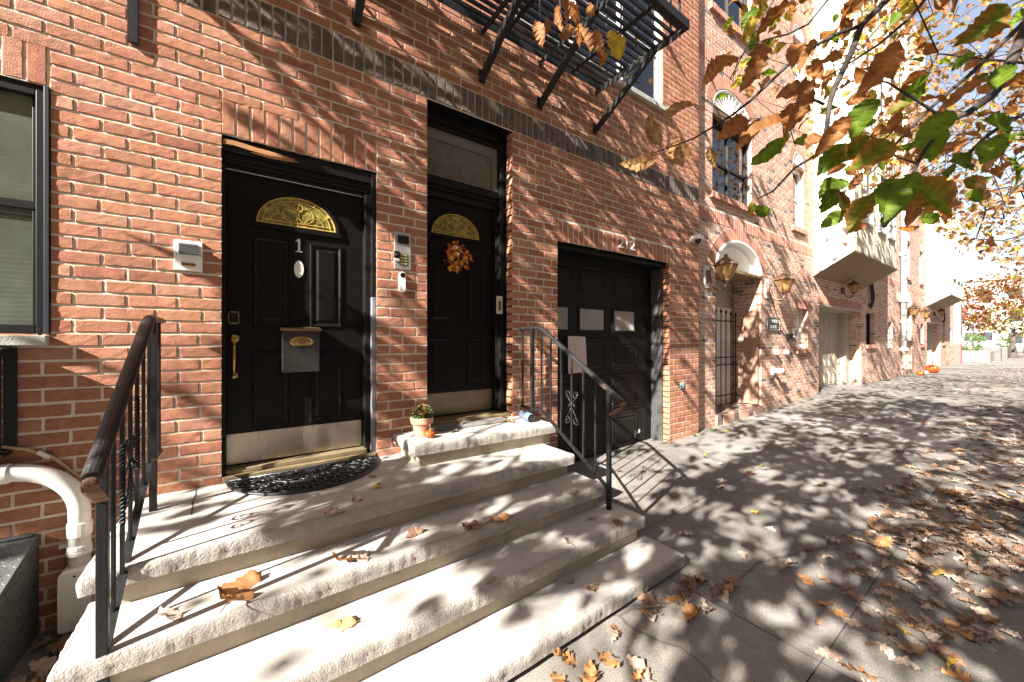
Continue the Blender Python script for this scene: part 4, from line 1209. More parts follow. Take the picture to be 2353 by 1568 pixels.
for x in (-1.0, -1.12, -1.24, -1.36, -1.48):
    mb = MB(); mb.box(x - .012, x + .012, -.105, -.081, .98, 1.51); mb.build("guard_bar", M['ironclean'], t, bevel=.002)
for z in (1.505, .972):
    mb = MB(); mb.box(-1.9, -.975, -.11, -.0125, z, z + .012); mb.build("shelf", M['ironclean'], t, bevel=.002)

# ================================================================ THINGS STANDING ON THE STEPS
t = thing("doormat", (.38, -.2, .625), "black rubber openwork half round doormat in front of the door numbered 1", "doormat")
mc = (.382, -.01); rx_, ry_ = .475, .475
mb = MB()
hb = lambda f: [(mc[0] + rx_ * f * math.cos(PI + PI * i / 40), mc[1] + ry_ * f * math.sin(PI + PI * i / 40), .634) for i in range(41)]
for f_, rr_ in ((.985, .011), (.945, .006), (.56, .006)): mb.tube(hb(f_), rr_, 7, flat=.8)
mb.tube([(mc[0] - rx_, mc[1], .634), (mc[0] + rx_, mc[1], .634)], .011, 7)
mb.build("border", M['rubber'], t, smooth=True)
mb = MB(); P_ = [(x_, y_, .6285) for x_, y_, _ in hb(.98)]; mb.add(P_, [tuple(range(len(P_)))]); mb.build("backing", M['rubber'], t)
mb = MB(); rd = random.Random(4)
def flat_spiral(cx, cy, r, a0, turns, dirn):
    n = 22
    mb.tube([(cx + r * (.2 + .8 * i / n) * math.cos(a0 + dirn * 2 * PI * turns * i / n), cy + r * (.2 + .8 * i / n) * math.sin(a0 + dirn * 2 * PI * turns * i / n), .636) for i in range(n + 1)], [.003 + .004 * math.sin(PI * i / n) for i in range(n + 1)], 6)
for ringf, cnt, rr_ in ((.85, 15, .042), (.67, 11, .046), (.43, 8, .042), (.22, 4, .042)):
    for i in range(cnt):
        a = PI + PI * (i + .5) / cnt
        flat_spiral(mc[0] + rx_ * ringf * math.cos(a), mc[1] + ry_ * ringf * math.sin(a), rr_, a + rd.uniform(-.4, .4), 1.25, 1 if i % 2 else -1)
        a2 = a + PI / cnt / 2
        p0 = (mc[0] + rx_ * (ringf - .09) * math.cos(a2), mc[1] + ry_ * (ringf - .09) * math.sin(a2), .636); p1 = (mc[0] + rx_ * (ringf + .09) * math.cos(a2 + .05), mc[1] + ry_ * (ringf + .09) * math.sin(a2 + .05), .636)
        mb.tube([p0, ((p0[0] + p1[0]) / 2 + .008, (p0[1] + p1[1]) / 2, .638), p1], [.003, .008, .003], 6)
mb.build("scrollwork", M['rubber'], t, smooth=True)

t = thing("flower_pot", (1.165, -.19, .795), "terracotta pot of yellow chrysanthemums on the left end of the upper step", "flower pot")
c = (1.165, -.19, .796)
mb = MB(); mb.lathe([(.052, 0), (.058, .002), (.076, .095), (.080, .097), (.088, .099), (.093, .142), (.090, .147), (.082, .146), (.078, .13), (0, .128)], c, 28); mb.build("pot", M['terracotta'], t, smooth=False, bevel=0)
mb = MB(); mb.lathe([(.078, .131), (.05, .135), (0, .136)], c, 16); mb.build("soil", M['soil'], t)
rf = random.Random(6); mb = MB(); mg = MB()
for i in range(120):
    a = rf.uniform(0, 2 * PI); ph = math.acos(rf.uniform(-.1, 1)); R_ = .088 * rf.uniform(.75, 1.08)
    d = Vector((math.sin(ph) * math.cos(a), math.sin(ph) * math.sin(a), math.cos(ph) * .9)); p = Vector(c) + Vector((0, 0, .165)) + d * R_
    if ph < 1.25 and rf.random() < .8: flower(mb, p, rf.uniform(.009, .016), d + Vector((0, 0, .3)), rf.choice([(.62, .45, .14), (.66, .52, .22), (.55, .36, .09)]), (.42, .24, .04), 9)
for i in range(330):
    a = rf.uniform(0, 2 * PI); ph = math.acos(rf.uniform(-.35, 1)); R_ = .085 * rf.uniform(.5, 1.0)
    d = Vector((math.sin(ph) * math.cos(a), math.sin(ph) * math.sin(a), math.cos(ph) * .9)); p = Vector(c) + Vector((0, 0, .165)) + d * R_
    e_ = (d + Vector((rf.gauss(0, .6), rf.gauss(0, .6), rf.gauss(0, .6)))).normalized() * .022; s_ = e_.orthogonal().normalized() * .008
    mg.add([tuple(p), tuple(p + e_ * .5 + s_), tuple(p + e_), tuple(p + e_ * .5 - s_)], [(0, 1, 2, 3)], col=rf.choice([(.06, .13, .025), (.09, .18, .04), (.04, .09, .02)]))
mb.build("blooms", M['attr'], t); mg.build("foliage", M['attr'], t)

def make_pumpkin(name, c, r, h, m, label, stemh, group=None, ribs=9):
    t = thing(name, c, label, "pumpkin", group)
    n = 14; prof = [(r * math.sin(PI * i / n) ** .75 + (.0 if 0 < i < n else .0), h * (.5 - .5 * math.cos(PI * i / n)) - (h * .06 if i in (n,) else 0)) for i in range(n + 1)]
    mb = MB(); mb.lathe(prof, c, 48, squash=lambda a, hh: 1 - .09 * abs(math.cos(ribs * a / 2)) ** 4); mb.build("skin", m, t, smooth=True)
    mb = MB(); z = c[2] + h * .92
    mb.tube([(c[0], c[1], z), (c[0] + stemh * .1, c[1], z + stemh * .5), (c[0] - stemh * .1, c[1] - stemh * .15, z + stemh)], [r * .16, r * .10, r * .12], 7); mb.build("stem", M['stem'], t)
    return t
make_pumpkin("pumpkin", (1.185, -.305, .796), .040, .056, M['pumpkin'], "tiny orange pumpkin on the step in front of the terracotta pot", .05)
mb = MB(); mb.box(1.33, 2.06, -.17, .02, .7965, .808)
mb.build("entry_mat", M['matgrey'], bevel=.003)
tag(bpy.data.objects["entry_mat"], "flat grey coir mat on the upper step before the recessed door", "doormat")
mb = MB(); p0, p1 = Vector((2.165, -.33, .838)), Vector((2.20, -.13, .85)); d = (p1 - p0)
prof = [p0 + d * f_ for f_ in (0, .02, .5, .97, 1)]
mb.tube(prof, [.036, .040, .041, .037, .026], 14, cap=False)
t = mb.build("rolled_tube", M['roll'], smooth=True); tag(t, "blue grey rolled tube with a dark open end lying at the railing foot", "tube")
mb = MB(); mb.tube([p0 + d * .04, p0 + d * .9], .034, 14); mb.build("core", M['blackpl'], t)

# ================================================================ HOUSES 2 - 5
def arch_ring(mb, cx, cz, rx, rz, t, n, yf, depth, pal):
    """voussoir bricks round a half ellipse"""
    for i in range(n):
        a0 = PI * (i + .07) / n; a1 = PI * (i + .93) / n
        P = [(cx + rx * math.cos(a0), cz + rz * math.sin(a0)), (cx + (rx + t) * math.cos(a0), cz + (rz + t) * math.sin(a0)),
             (cx + (rx + t) * math.cos(a1), cz + (rz + t) * math.sin(a1)), (cx + rx * math.cos(a1), cz + rz * math.sin(a1))]
        c = pal(cx, cz)
        vs = [(x, yf, z) for x, z in P] + [(x, yf + depth, z) for x, z in P]
        mb.add(vs, [(3, 2, 1, 0), (0, 1, 5, 4), (1, 2, 6, 5), (2, 3, 7, 6), (3, 0, 4, 7)], col=c, mi=0)

nofine = lambda x, z: False
def fan_head(parent, cx, cz, rx, rz, y, m, ribs=True):
    f = MB(); n = 24
    prev = None
    pts = [(cx + rx * math.cos(PI * i / n), cz + rz * math.sin(PI * i / n)) for i in range(n + 1)]
    for i in range(n):
        a, b = pts[i], pts[i + 1]
        f.add([(cx, y + .03, cz), (a[0], y, a[1]), (b[0], y, b[1])], [(0, 2, 1)])
    f.prism([(cx - rx, cz - .03), (cx + rx, cz - .03), (cx + rx, cz), (cx - rx, cz)], y - .03, y + .03)
    o = f.build("fan_head", m, parent)
    f = MB()
    if ribs:
        for i in range(1, 14):
            a = PI * i / 14
            f.tube([(cx, y + .02, cz + .02), (cx + rx * .93 * math.cos(a), y - .008, cz + rz * .93 * math.sin(a))], [.008, .018], 5)
        f.tube([(cx + rx * .97 * math.cos(PI * i / 24), y - .01, cz + rz * .97 * math.sin(PI * i / 24)) for i in range(25)], .022, 6)
        f.lathe([(.07, 0), (.05, .02), (0, .03)], (cx, y + .01, cz + .01), 10, axis=(0, -1, 0))
        f.build("fan_ribs", m, o)
    return o

def arched_house(ox, top, label):
    zb = zg(ox + 8) - .4
    H = thing("brick_house", (ox + 8.1, 0, zg(ox + 8)), label, "house", "brick row houses along the pavement")
    X = lambda x: x + ox
    XA, XB = X(5.54) if ox < 1 else X(5.66), X(10.6)
    DW = (X(6.2), X(7.9), zb, 2.78); AW = (X(6.1), X(7.5), 3.97, 5.40); SW = (X(9.62), X(10.28), 1.39, 2.26)
    W3 = (X(6.1), X(7.5), 7.0, 8.5); C2 = (X(9.42), X(10.05), 4.0, 5.35); C3 = (X(9.42), X(10.05), 6.95, 8.1)
    arcs = [(X(7.05), 2.78, .87, .53), (X(6.8), 5.40, .70, .43), (X(9.735), 5.35, .315, .32), (X(9.735), 8.1, .315, .32)]
    boxes = [(c - rx, c + rx, z, z + rz) for c, z, rx, rz in arcs]
    ops = [DW, AW, SW, W3, C2, C3]
    bands = [(XA, XB, 3.485, 3.69), (XA, XB, 6.05, 6.26), (XA, XB, 9.0, 9.2)]
    lints = [(X(9.5), X(10.4), 2.262, 2.47), (X(6.0), X(7.6), 8.5, 8.71)]
    wm = MB()
    ells = [(c, z, rx + .12, rz + .12) for c, z, rx, rz in arcs]
    running(wm, XA, XB, zb, min(top, 11), .02, .0685, .206, .011, ops + bands + lints, pal2, nofine, yf=.003, depth=.1, ells=ells)
    mortar_bed(wm, XA, XB, zb, top, ops + boxes, .006, mi=1, jamb=.5, ells=[(c, z, rx, rz, c - rx, c + rx, z + rz) for c, z, rx, rz in arcs])
    # brick courses on the return at the right of the porch
    z = zg(X(7)) + .13
    k = 0
    while z < 2.78:
        for a, b in ((.11, .2), (.21, .41), (.42, .58)) if k % 2 else ((.11, .30), (.31, .51), (.52, .58)):
            wm.quad((X(7.9) - .002, b, z), (X(7.9) - .002, a, z), (X(7.9) - .002, a, z + .058), (X(7.9) - .002, b, z + .058), col=pal2(0, 0), mi=0)
        z += .0685; k += 1
    wm.quad((X(6.2), .6, zb), (X(7.9), .6, zb), (X(7.9), .6, 2.78), (X(6.2), .6, 2.78), mi=3)
    for a, b in ((XA, DW[0]), (DW[1], XB)): wm.box(a + .02, b - .02 if b == XB else b + .3, .5, 9, zb, 3.0, mi=3)
    wm.box(XA + .02, XB - .02, .62, 9, zb, top, mi=3)
    wm.quad((XA, .006, top), (XB, .006, top), (XB, .7, top), (XA, .7, top), mi=1)
    if top > 11: pass
    wm.build("wall", [M['brick2'], M['mortar2'], M['mortar2'], M['darkroom']], H)
    for a, b, c, d in bands:
        if c < top: s = MB(); soldiers(s, a, b, c + .004, d - .006, .068, .011, palred, nofine, yf=-.002, depth=.1); s.build("soldier_band", [M['brick2']], H)
    for a, b, c, d in lints: s = MB(); soldiers(s, a, b, c, d, .068, .011, palred, nofine, yf=-.001, depth=.1); s.build("lintel", [M['brick2']], H)
    for (c, z, rx, rz), n in zip(arcs, (38, 30, 15, 15)):
        s = MB(); arch_ring(s, c, z, rx, rz, .20, n, -.003, .12, palred); s.build("brick_arch", [M['brick2']], H)
    # sills of bricks on edge
    for a, b, z in ((6.0, 7.6, 3.965), (6.0, 7.6, 6.995), (9.34, 10.13, 3.995), (9.34, 10.13, 6.945), (9.55, 10.35, 1.385)):
        s = MB(); soldiers(s, X(a), X(b), z - .10, z, .068, .010, palred, nofine, yf=-.05, depth=.2); s.build("brick_sill", [M['brick2']], H)
    # windows
    w = add_window(H, X(6.1), X(7.5), 3.975, 5.25, .10, [X(6.8)], 4.55, fw=.05, blinds=False)
    s = MB(); s.quad((X(6.1), .35, 3.97), (X(7.5), .35, 3.97), (X(7.5), .35, 5.3), (X(6.1), .35, 5.3)); s.build("room", M['darkroom'], w)
    s = MB()
    for x in (6.16, 6.74, 6.86, 7.44): s.box(X(x) - .05, X(x) + .05, .2, .22, 4.0, 5.2)
    s.build("curtain", M['blind'], w)
    s = MB(); s.box(X(6.102), X(7.498), .0, .2, 5.252, 5.398); s.build("window_head", mat("brown window head", (.14, .085, .05), .6, .15, 8), w)
    fan_head(H, X(6.8), 5.40, .69, .42, .03, M['whitepaint'])
    add_window(H, X(6.1), X(7.5), 7.0, 8.5, .10, [X(6.8)], 7.7, fw=.05, blinds=True)
    for z0, z1 in ((4.0, 5.30), (6.95, 8.05)):
        add_window(H, X(9.42), X(10.05), z0, z1, .10, [], (z0 + z1) / 2, fw=.05, blinds=True, fm='whitepaint')
        s = MB(); s.box(X(9.43), X(10.04), .0, .15, z1 + .002, z1 + .048); s.build("window_head", M['gatebrown'], H)
        fan_head(H, X(9.735), z1 + .05, .31, .31, .03, M['whitepaint'])
    s = MB(); s.quad((X(9.62), .16, 1.39), (X(10.28), .16, 1.39), (X(10.28), .16, 2.26), (X(9.62), .16, 2.26)); s.box(X(9.62), X(10.28), .14, .159, 1.39, 1.43)
    s.build("slot_window", M['oldwhite'], H)
    # porch: white hood, soffit, back wall, door, step
    s = MB(); n = 28; c, z, rx, rz = arcs[0]
    P = [(c + rx * math.cos(PI * i / n), z + rz * math.sin(PI * i / n)) for i in range(n + 1)]
    Q = [(c + rx * .80 * math.cos(PI * i / n), z + .012 + rz * .78 * math.sin(PI * i / n)) for i in range(n + 1)]
    T = [(c + rx * .93 * math.cos(PI * i / n), z + .004 + rz * .93 * math.sin(PI * i / n)) for i in range(n + 1)]
    for i in range(n):
        s.quad((*P[i][:1], -.012, P[i][1]), (P[i + 1][0], -.012, P[i + 1][1]), (T[i + 1][0], -.012, T[i + 1][1]), (T[i][0], -.012, T[i][1]))
        s.quad((P[i][0], .02, P[i][1]), (P[i + 1][0], .02, P[i + 1][1]), (P[i + 1][0], -.012, P[i + 1][1]), (P[i][0], -.012, P[i][1]))
        s.quad((T[i][0], -.012, T[i][1]), (T[i + 1][0], -.012, T[i + 1][1]), (T[i + 1][0], .10, T[i + 1][1]), (T[i][0], .10, T[i][1]))
        s.quad((T[i][0], .10, T[i][1]), (T[i + 1][0], .10, T[i + 1][1]), (Q[i + 1][0], .10, Q[i + 1][1]), (Q[i][0], .10, Q[i][1]))
        s.quad((Q[i][0], .10, Q[i][1]), (Q[i + 1][0], .10, Q[i + 1][1]), (Q[i + 1][0], .34, Q[i + 1][1]), (Q[i][0], .34, Q[i][1]))
    s.add([(x, .34, z_) for x, z_ in Q], [tuple(range(n + 1))])
    s.build("arched_hood", M['whitepaint'], H)
    s = MB(); s.box(X(6.19), X(7.905), -.008, .6, 2.735, 2.782); s.build("porch_ceiling", M['soffit'], H)
    s = MB(); s.box(X(6.2), X(7.9), .56, .598, zb, 2.73); s.build("porch_wall", M['taupe'], H)
    s = MB(); s.box(X(7.0), X(7.86), .52, .559, zg(X(7)) + .15, 2.20)
    for a, b in ((1.4, 2.1), (.5, 1.3)): door_panel(s, X(7.1), X(7.75), zg(X(7)) + a - .1, zg(X(7)) + b - .1, .519)
    d = s.build("door", M['oldwhite'], H)
    s = MB(); s.lathe([(.03, 0), (.03, .03), (.0, .05)], (X(7.1), .519, 1.25), 12, axis=(0, -1, 0)); s.build("door_knob", M['brass'], d)
    s = MB()
    for k in range(5):
        for j in range(8):
            a = X(6.2) + j * .2125; s.box(a + .002, a + .2105, .0 + k * .115, .113 + k * .115, zg(X(7)) + .10, zg(X(7)) + .155, col=(.16, .07, .05) if (k + j) % 2 else (.42, .33, .28))
    s.build("porch_tiles", M['attr'], H)
    s = MB(); n = 9
    for j in range(n):
        a = X(6.2) + j * 1.70 / n; one_brick(s, a, a + 1.70 / n - .008, zg(X(7)) - .02, zg(X(7)) + .142, -.03, .06, pal2(0, 0) if j % 3 else (.13, .09, .08), False)
    s.build("porch_step", [M['brick2'], M['mortar2']], H)
    return H

def bay_house(ox, top, label, roofz):
    zb = zg(ox + 12) - .4
    H = thing("brick_house", (ox + 14, 0, zg(ox + 12)), label, "house", "brick row houses along the pavement")
    X = lambda x: x + ox
    XA, XB = X(10.6), X(19.08)
    GO = (X(10.98), X(14.43), zb, 2.43); WO = (X(14.95), X(15.87), 1.43, 2.41); SO = (X(17.55), X(18.15), 1.32, 2.2)
    UO = (X(16.6), X(17.6), 4.0, 5.6)
    ops = [GO, WO, SO, UO]
    bands = [(X(14.5), XB, 3.485, 3.69), (X(10.85), X(14.55), 2.436, 2.64)]
    wm = MB()
    running(wm, XA, XB, zb, min(top, 10.5), .02, .0685, .206, .011, ops + bands + [(X(10.62), X(14.48), 3.1, 30)], pal2, nofine, yf=.003, depth=.1)
    mortar_bed(wm, XA, XB, zb, top, ops, .006, mi=1, jamb=.5)
    z = zb + .4; k = 0
    while z < 2.43:
        for a, b in ((.11, .2), (.21, .26)) if k % 2 else ((.11, .26),):
            wm.quad((X(14.43) - .002, b, z), (X(14.43) - .002, a, z), (X(14.43) - .002, a, z + .058), (X(14.43) - .002, b, z + .058), col=pal2(0, 0), mi=0)
        z += .0685; k += 1
    wm.box(XA + .02, XB - .02, .52, 9, zb, top, mi=3)
    wm.quad((XA, .006, top), (XB, .006, top), (XB, .7, top), (XA, .7, top), mi=1)
    wm.quad((XB, .01, zb), (XB, 9, zb), (XB, 9, top), (XB, .01, top), mi=1)
    wm.build("wall", [M['brick2'], M['mortar2'], M['mortar2'], M['darkroom']], H)
    for a, b, c, d in bands: s = MB(); soldiers(s, a, b, c + .004, d - .006, .068, .011, palred, nofine, yf=-.002, depth=.1); s.build("soldier_band", [M['brick2']], H)
    # garage door
    s = MB(); s.box(X(10.98), X(14.1), .46, .5, zb, 2.36)
    zz = [.27, .80, 1.33, 1.86, 2.36]
    for a, b in zip(zz, zz[1:]):
        s.box(X(10.99), X(14.08), .452, .459, a + .006, b - .006)
        for i in range(8): door_panel(s, X(11.02) + i * .385, X(11.02) + i * .385 + .35, a + .06, b - .05, .4515)
    s.build("garage_door", M['garagecream'], H)
    s = MB(); s.box(X(14.1), X(14.428), .265, .5, zb, 2.36); s.box(X(10.98), X(14.428), .20, .5, 2.36, 2.428); s.box(X(10.965), X(14.40), -.004, .19, 2.395, 2.431)
    s.build("garage_frame", M['garagecream'], H)
    w = add_window(H, X(14.95), X(15.87), 1.43, 2.41, .14, [], None, fw=.04, blinds=False)
    s = MB(); s.quad((X(14.95), .3, 1.43), (X(15.87), .3, 1.43), (X(15.87), .3, 2.41), (X(14.95), .3, 2.41)); s.build("room", M['darkroom'], w)
    s = MB(); soldiers(s, X(14.9), X(15.92), 1.33, 1.43, .068, .010, palred, nofine, yf=-.05, depth=.2); s.build("brick_sill", [M['brick2']], H)
    s = MB(); s.quad((X(17.55), .16, 1.32), (X(18.15), .16, 1.32), (X(18.15), .16, 2.2), (X(17.55), .16, 2.2)); s.build("slot_window", M['oldwhite'], H)
    add_window(H, X(16.6), X(17.6), 4.0, 5.6, .10, [], 4.8, fw=.05, blinds=True)
    # cream bay with its plywood soffit rising outwards
    s = MB(); y0, y1 = -.001, -.72; a, b = X(10.605), X(14.5); z0, z1 = 3.05, 3.49; tb = min(top, roofz)
    s.quad((a, y0, z0), (a, y1, z1), (a, y1, tb), (a, y0, tb)); s.quad((b, y1, z1), (b, y0, z0), (b, y0, tb), (b, y1, tb))
    s.quad((a, y1, z1), (b, y1, z1), (b, y1, tb), (a, y1, tb)); s.quad((a, y1, tb), (b, y1, tb), (b, y0, tb), (a, y0, tb))
    for i in range(14):
        x = a + (b - a) * (i + .5) / 14; s.box(x - .004, x + .004, y1 - .006, y1 - .0005, z1, tb - .01)
    bay = s.build("bay", M['cream'], H)
    s = MB(); s.quad((a - .006, y0, z0 - .006), (b + .006, y0, z0 - .006), (b + .006, y1 - .006, z1 - .006), (a - .006, y1 - .006, z1 - .006)); s.quad((a - .006, y1 - .006, z1 - .006), (b + .006, y1 - .006, z1 - .006), (b + .006, y1 - .006, z1 + .03), (a - .006, y1 - .006, z1 + .03))
    s.build("soffit", M['soffit'], bay)
    for zc in (4.2, 7.0, 9.6):
        if zc + 1.4 > tb: continue
        for x in (11.3, 12.5, 13.5):
            add_window(bay, X(x), X(x) + .62, zc, zc + 1.45, y1 - .02, [], zc + .7, fw=.04, blinds=False, fm='taupe')
            s = MB(); s.quad((X(x), y1 - .004, zc), (X(x) + .62, y1 - .004, zc), (X(x) + .62, y1 - .004, zc + 1.45), (X(x), y1 - .004, zc + 1.45)); s.build("curtain", M['taupe'], bay)
    return H

_before = set(o.name for o in COL.objects)
H2 = arched_house(0, 13.0, "orange brick row house with a white arched porch hood and arched fan window above")
H3 = bay_house(0, 13.0, "row house with a cream garage door under the nearer projecting cream bay", 12.6)
H4 = arched_house(13.42, 14.2, "further brick row house with a second arched window, behind the white drainpipe")
H5 = bay_house(13.42, 7.2, "low row house with the smaller far cream bay at the end of the terrace", 7.1)

# ---- lanterns
def lantern(x, z, label, scale=1.0, backplate=True, y0=0.0):
    t = thing("wall_lantern", (x, y0, z), label, "lantern", "wall lanterns along the row houses")
    k = scale; c = (x + .02, y0 - .30 * k, z + .02)
    if backplate:
        s = MB(); w_, h_ = .085 * k, .18 * k
        s.prism([(x - w_, z - h_ + .05), (x - w_ + .04, z - h_), (x + w_ - .04, z - h_), (x + w_, z - h_ + .05), (x + w_, z + h_ - .05), (x + w_ - .04, z + h_), (x - w_ + .04, z + h_), (x - w_, z + h_ - .05)], y0 - .02, y0 + .003)
        s.build("backplate", M['oldwhite'], t, bevel=.004)
    s = MB()
    s.tube([(x, y0 - .02, z + .06 * k), (x, y0 - .06 * k, z + .02 * k), (x, y0 - .08 * k, z - .08 * k), (x, y0 - .12 * k, z - .19 * k), (x, y0 - .2 * k, z - .235 * k), (x + .01, c[1] + .02 * k, z - .215 * k), (c[0], c[1], z - .15 * k)], [.02 * k, .02 * k, .015 * k, .014 * k, .014 * k, .014 * k, .022 * k], 8)
    s.lathe([(.05 * k, -.10 * k), (.04 * k, 0), (.05 * k, .10 * k)], (x, y0 - .03, z), 8)
    s.build("arm", M['copper'], t, smooth=True)
    s = MB(); n = 6
    s.lathe([(.0, -.16 * k), (.03 * k, -.155 * k), (.045 * k, -.13 * k), (.07 * k, -.12 * k), (.07 * k, -.105 * k)], c, n)
    s.lathe([(.162 * k, .115 * k), (.18 * k, .125 * k), (.15 * k, .165 * k), (.09 * k, .215 * k), (.05 * k, .245 * k), (.028 * k, .26 * k), (.03 * k, .285 * k), (0, .31 * k)], c, n)
    for j in range(n):
        a = 2 * PI * j / n
        s.tube([(c[0] + .068 * k * math.cos(a), c[1] + .068 * k * math.sin(a), c[2] - .107 * k), (c[0] + .16 * k * math.cos(a), c[1] + .16 * k * math.sin(a), c[2] + .12 * k)], .008 * k, 5)
    s.build("cage", M['copper'], t)
    s = MB(); s.lathe([(.064 * k, -.105 * k), (.152 * k, .113 * k)], c, n); s.f = s.f[:n]; s.m = s.m[:n]; s.build("glass", M['amber'], t)
    s = MB(); s.lathe([(.012 * k, -.1 * k), (.022 * k, -.09 * k), (.022 * k, .0), (.03 * k, .02 * k), (.02 * k, .06 * k), (0, .075 * k)], c, 10); s.build("bulb", M['bulb'], t, smooth=True)
    return t
lantern(5.90, 2.57, "nearer amber glass lantern left of the white arched porch", .98)
lantern(8.12, 2.55, "amber glass lantern with white backplate right of the white arched porch", .98)
lantern(12.65, 2.86, "small green-tinted lantern under the nearer plywood bay soffit", .8, False)
lantern(19.35, 2.55, "left lantern of the far pair, beside the white drainpipe", 1.1, False)
lantern(21.55, 2.55, "right lantern of the far pair, beside the far garage", 1.1, False)
lantern(26.0, 2.80, "tiny dark lantern under the far bay soffit", .8, False)

# ---- plaque, house number 21, gate, small fittings on house 2
t = thing("name_plaque", (8.39, 0, 1.88), "dark green name plaque with two lines of pale letters, right of the porch", "plaque")
s = MB(); s.box(8.09, 8.69, -.02, .004, 1.755, 2.02); s.build("board", M['plaque'], t, bevel=.004)
s = MB()
for a, b, c, d in ((8.10, 8.68, 1.763, 1.771), (8.10, 8.68, 2.004, 2.012), (8.10, 8.106, 1.771, 2.004), (8.674, 8.68, 1.771, 2.004)): s.box(a, b, -.0245, -.0205, c, d)
s.build("border", M['plaquetext'], t)
text_obj("QUAKER", .098, (8.39, -.022, 1.935), t, M['plaquetext'], "lettering", .002, sx=1.25)
text_obj("SUITE", .088, (8.39, -.022, 1.825), t, M['plaquetext'], "lettering", .002, sx=1.25)
n_ = text_obj("21", .125, (5.865, -.006, 1.937), None, M['digit'], "house_number", .005)
n_.parent = H2; n_.location = Vector((5.865, -.006, 1.937)) - world_loc(H2)

t = thing("iron_gate", (7.2, .3, .35), "tall black barred gate with spear tips standing in the white arched porch", "gate")
for i in range(9):
    s = MB(); x = 6.28 + i * .19
    s.tube([(x, .42, zg(7) + .16), (x, .42, 2.02 + .06 * math.sin(PI * i / 8))], .0095, 6); zt = 2.02 + .06 * math.sin(PI * i / 8)
    s.lathe([(.0095, 0), (.026, .03), (.016, .06), (0, .10)], (x, .42, zt), 6); s.build("bar", M['ironclean'], t)
for z in (.52, 1.10, 1.24, 1.93):
    s = MB(); s.box(6.26, 7.83, .41, .43, z - .011, z + .011); s.build("rail", M['ironclean'], t)
t = thing("porch_shutter", (7.8, .2, .35), "narrow brown shutter leaf folded against the right wall of the porch", "shutter")
s = MB(); P = [(.03, .36), (.27, .36), (.27, 2.02), (.22, 2.08), (.12, 2.14), (.03, 2.16)]
vs = [(7.84, y_, z_) for y_, z_ in P] + [(7.80, y_, z_) for y_, z_ in P]; n = len(P)
s.add(vs, [tuple(range(n)), tuple(range(2 * n - 1, n - 1, -1))] + [(i, (i + 1) % n, (i + 1) % n + n, i + n) for i in range(n)]); s.build("leaf", M['gatebrown'], t, bevel=.004)
s = MB(); s.box(7.785, 7.799, .14, .155, .40, 2.1); s.build("rib", M['gatebrown'], t)
t = thing("standpipe", (8.35, -.06, 1.0), "small white and red twin hose inlet low on the orange brick wall", "standpipe")
s = MB(); s.lathe([(.10, 0), (.09, .02), (.045, .03), (.04, .12)], (8.40, 0, .965), 16, axis=(0, -1, 0)); s.build("flange", M['oldwhite'], t)
s = MB(); s.lathe([(.05, 0), (.055, .05), (.04, .06), (0, .065)], (8.36, -.11, .965), 14, axis=(-.5, -1, 0)); s.lathe([(.05, 0), (.055, .05), (.04, .06), (0, .065)], (8.46, -.11, .965), 14, axis=(.5, -1, 0)); s.build("caps", mat('faded red cap', (.5, .27, .24), .6, .1, 10), t)
for x, lb in ((8.52, "left one of two small white vent caps above the hose inlet"), (8.98, "right one of two small white vent caps above the hose inlet")):
    s = MB(); s.lathe([(.045, 0), (.05, .03), (.045, .075), (0, .08)], (x, 0, 1.325), 14, axis=(0, -1, -.1)); tag(s.build("vent_cap", M['whitepl']), lb, "vent", "vent caps on the orange brick wall")
t = thing("keypad_box", (9.43, 0, 1.72), "pale grey keypad box on the brick beside the narrow slot window", "keypad")
s = MB(); s.box(9.36, 9.50, -.05, .004, 1.60, 1.82); s.build("body", M['oldwhite'], t, bevel=.006)
s = MB(); s.box(9.385, 9.475, -.053, -.0505, 1.66, 1.78); s.build("pad", M['greypl'], t)
s = MB(); s.tube([(8.15, -.01, 2.38), (8.3, -.012, 2.15), (8.55, -.028, 1.95), (8.75, -.012, 1.78), (9.0, -.012, 1.66), (9.36, -.012, 1.66)], .006, 6)
tag(s.build("sagging_cable", M['blackcable']), "thin black cable sagging from the lantern across the plaque", "cable")
t = thing("box_camera", (9.1, -.06, 1.64), "little black box camera on the brick left of the keypad", "camera")
s = MB(); s.box(9.04, 9.20, -.12, 0, 1.58, 1.70); s.build("body", M['blackpl'], t, bevel=.01)
s = MB(); s.lathe([(.03, 0), (.028, .01), (0, .012)], (9.12, -.12, 1.64), 12, axis=(0, -1, 0)); s.build("lens", M['alu'], t)

def cables(x, zt, zb, label, n=3):
    s = MB()
    for i in range(n):
        o = i * .12
        s.tube([(x + o, -.03, zt), (x + o - .02, -.05, zt - .4), (x + o + .10, -.06, zt - .75), (x + o * .6 + .12, -.06, zb + .15), (x + .05 + o * .4, -.04, zb), (x - .02 + o * .2, -.03, zb + .12)], .022, 7)
    tag(s.build("service_cables", M['blackcable'], smooth=True), label, "cable", "service cables hanging on the walls")
cables(15.15, 3.65, 2.55, "thick black cables looping down right of the nearer bay")
cables(28.4, 3.5, 2.45, "thinner black cables looping down right of the far bay", 2)

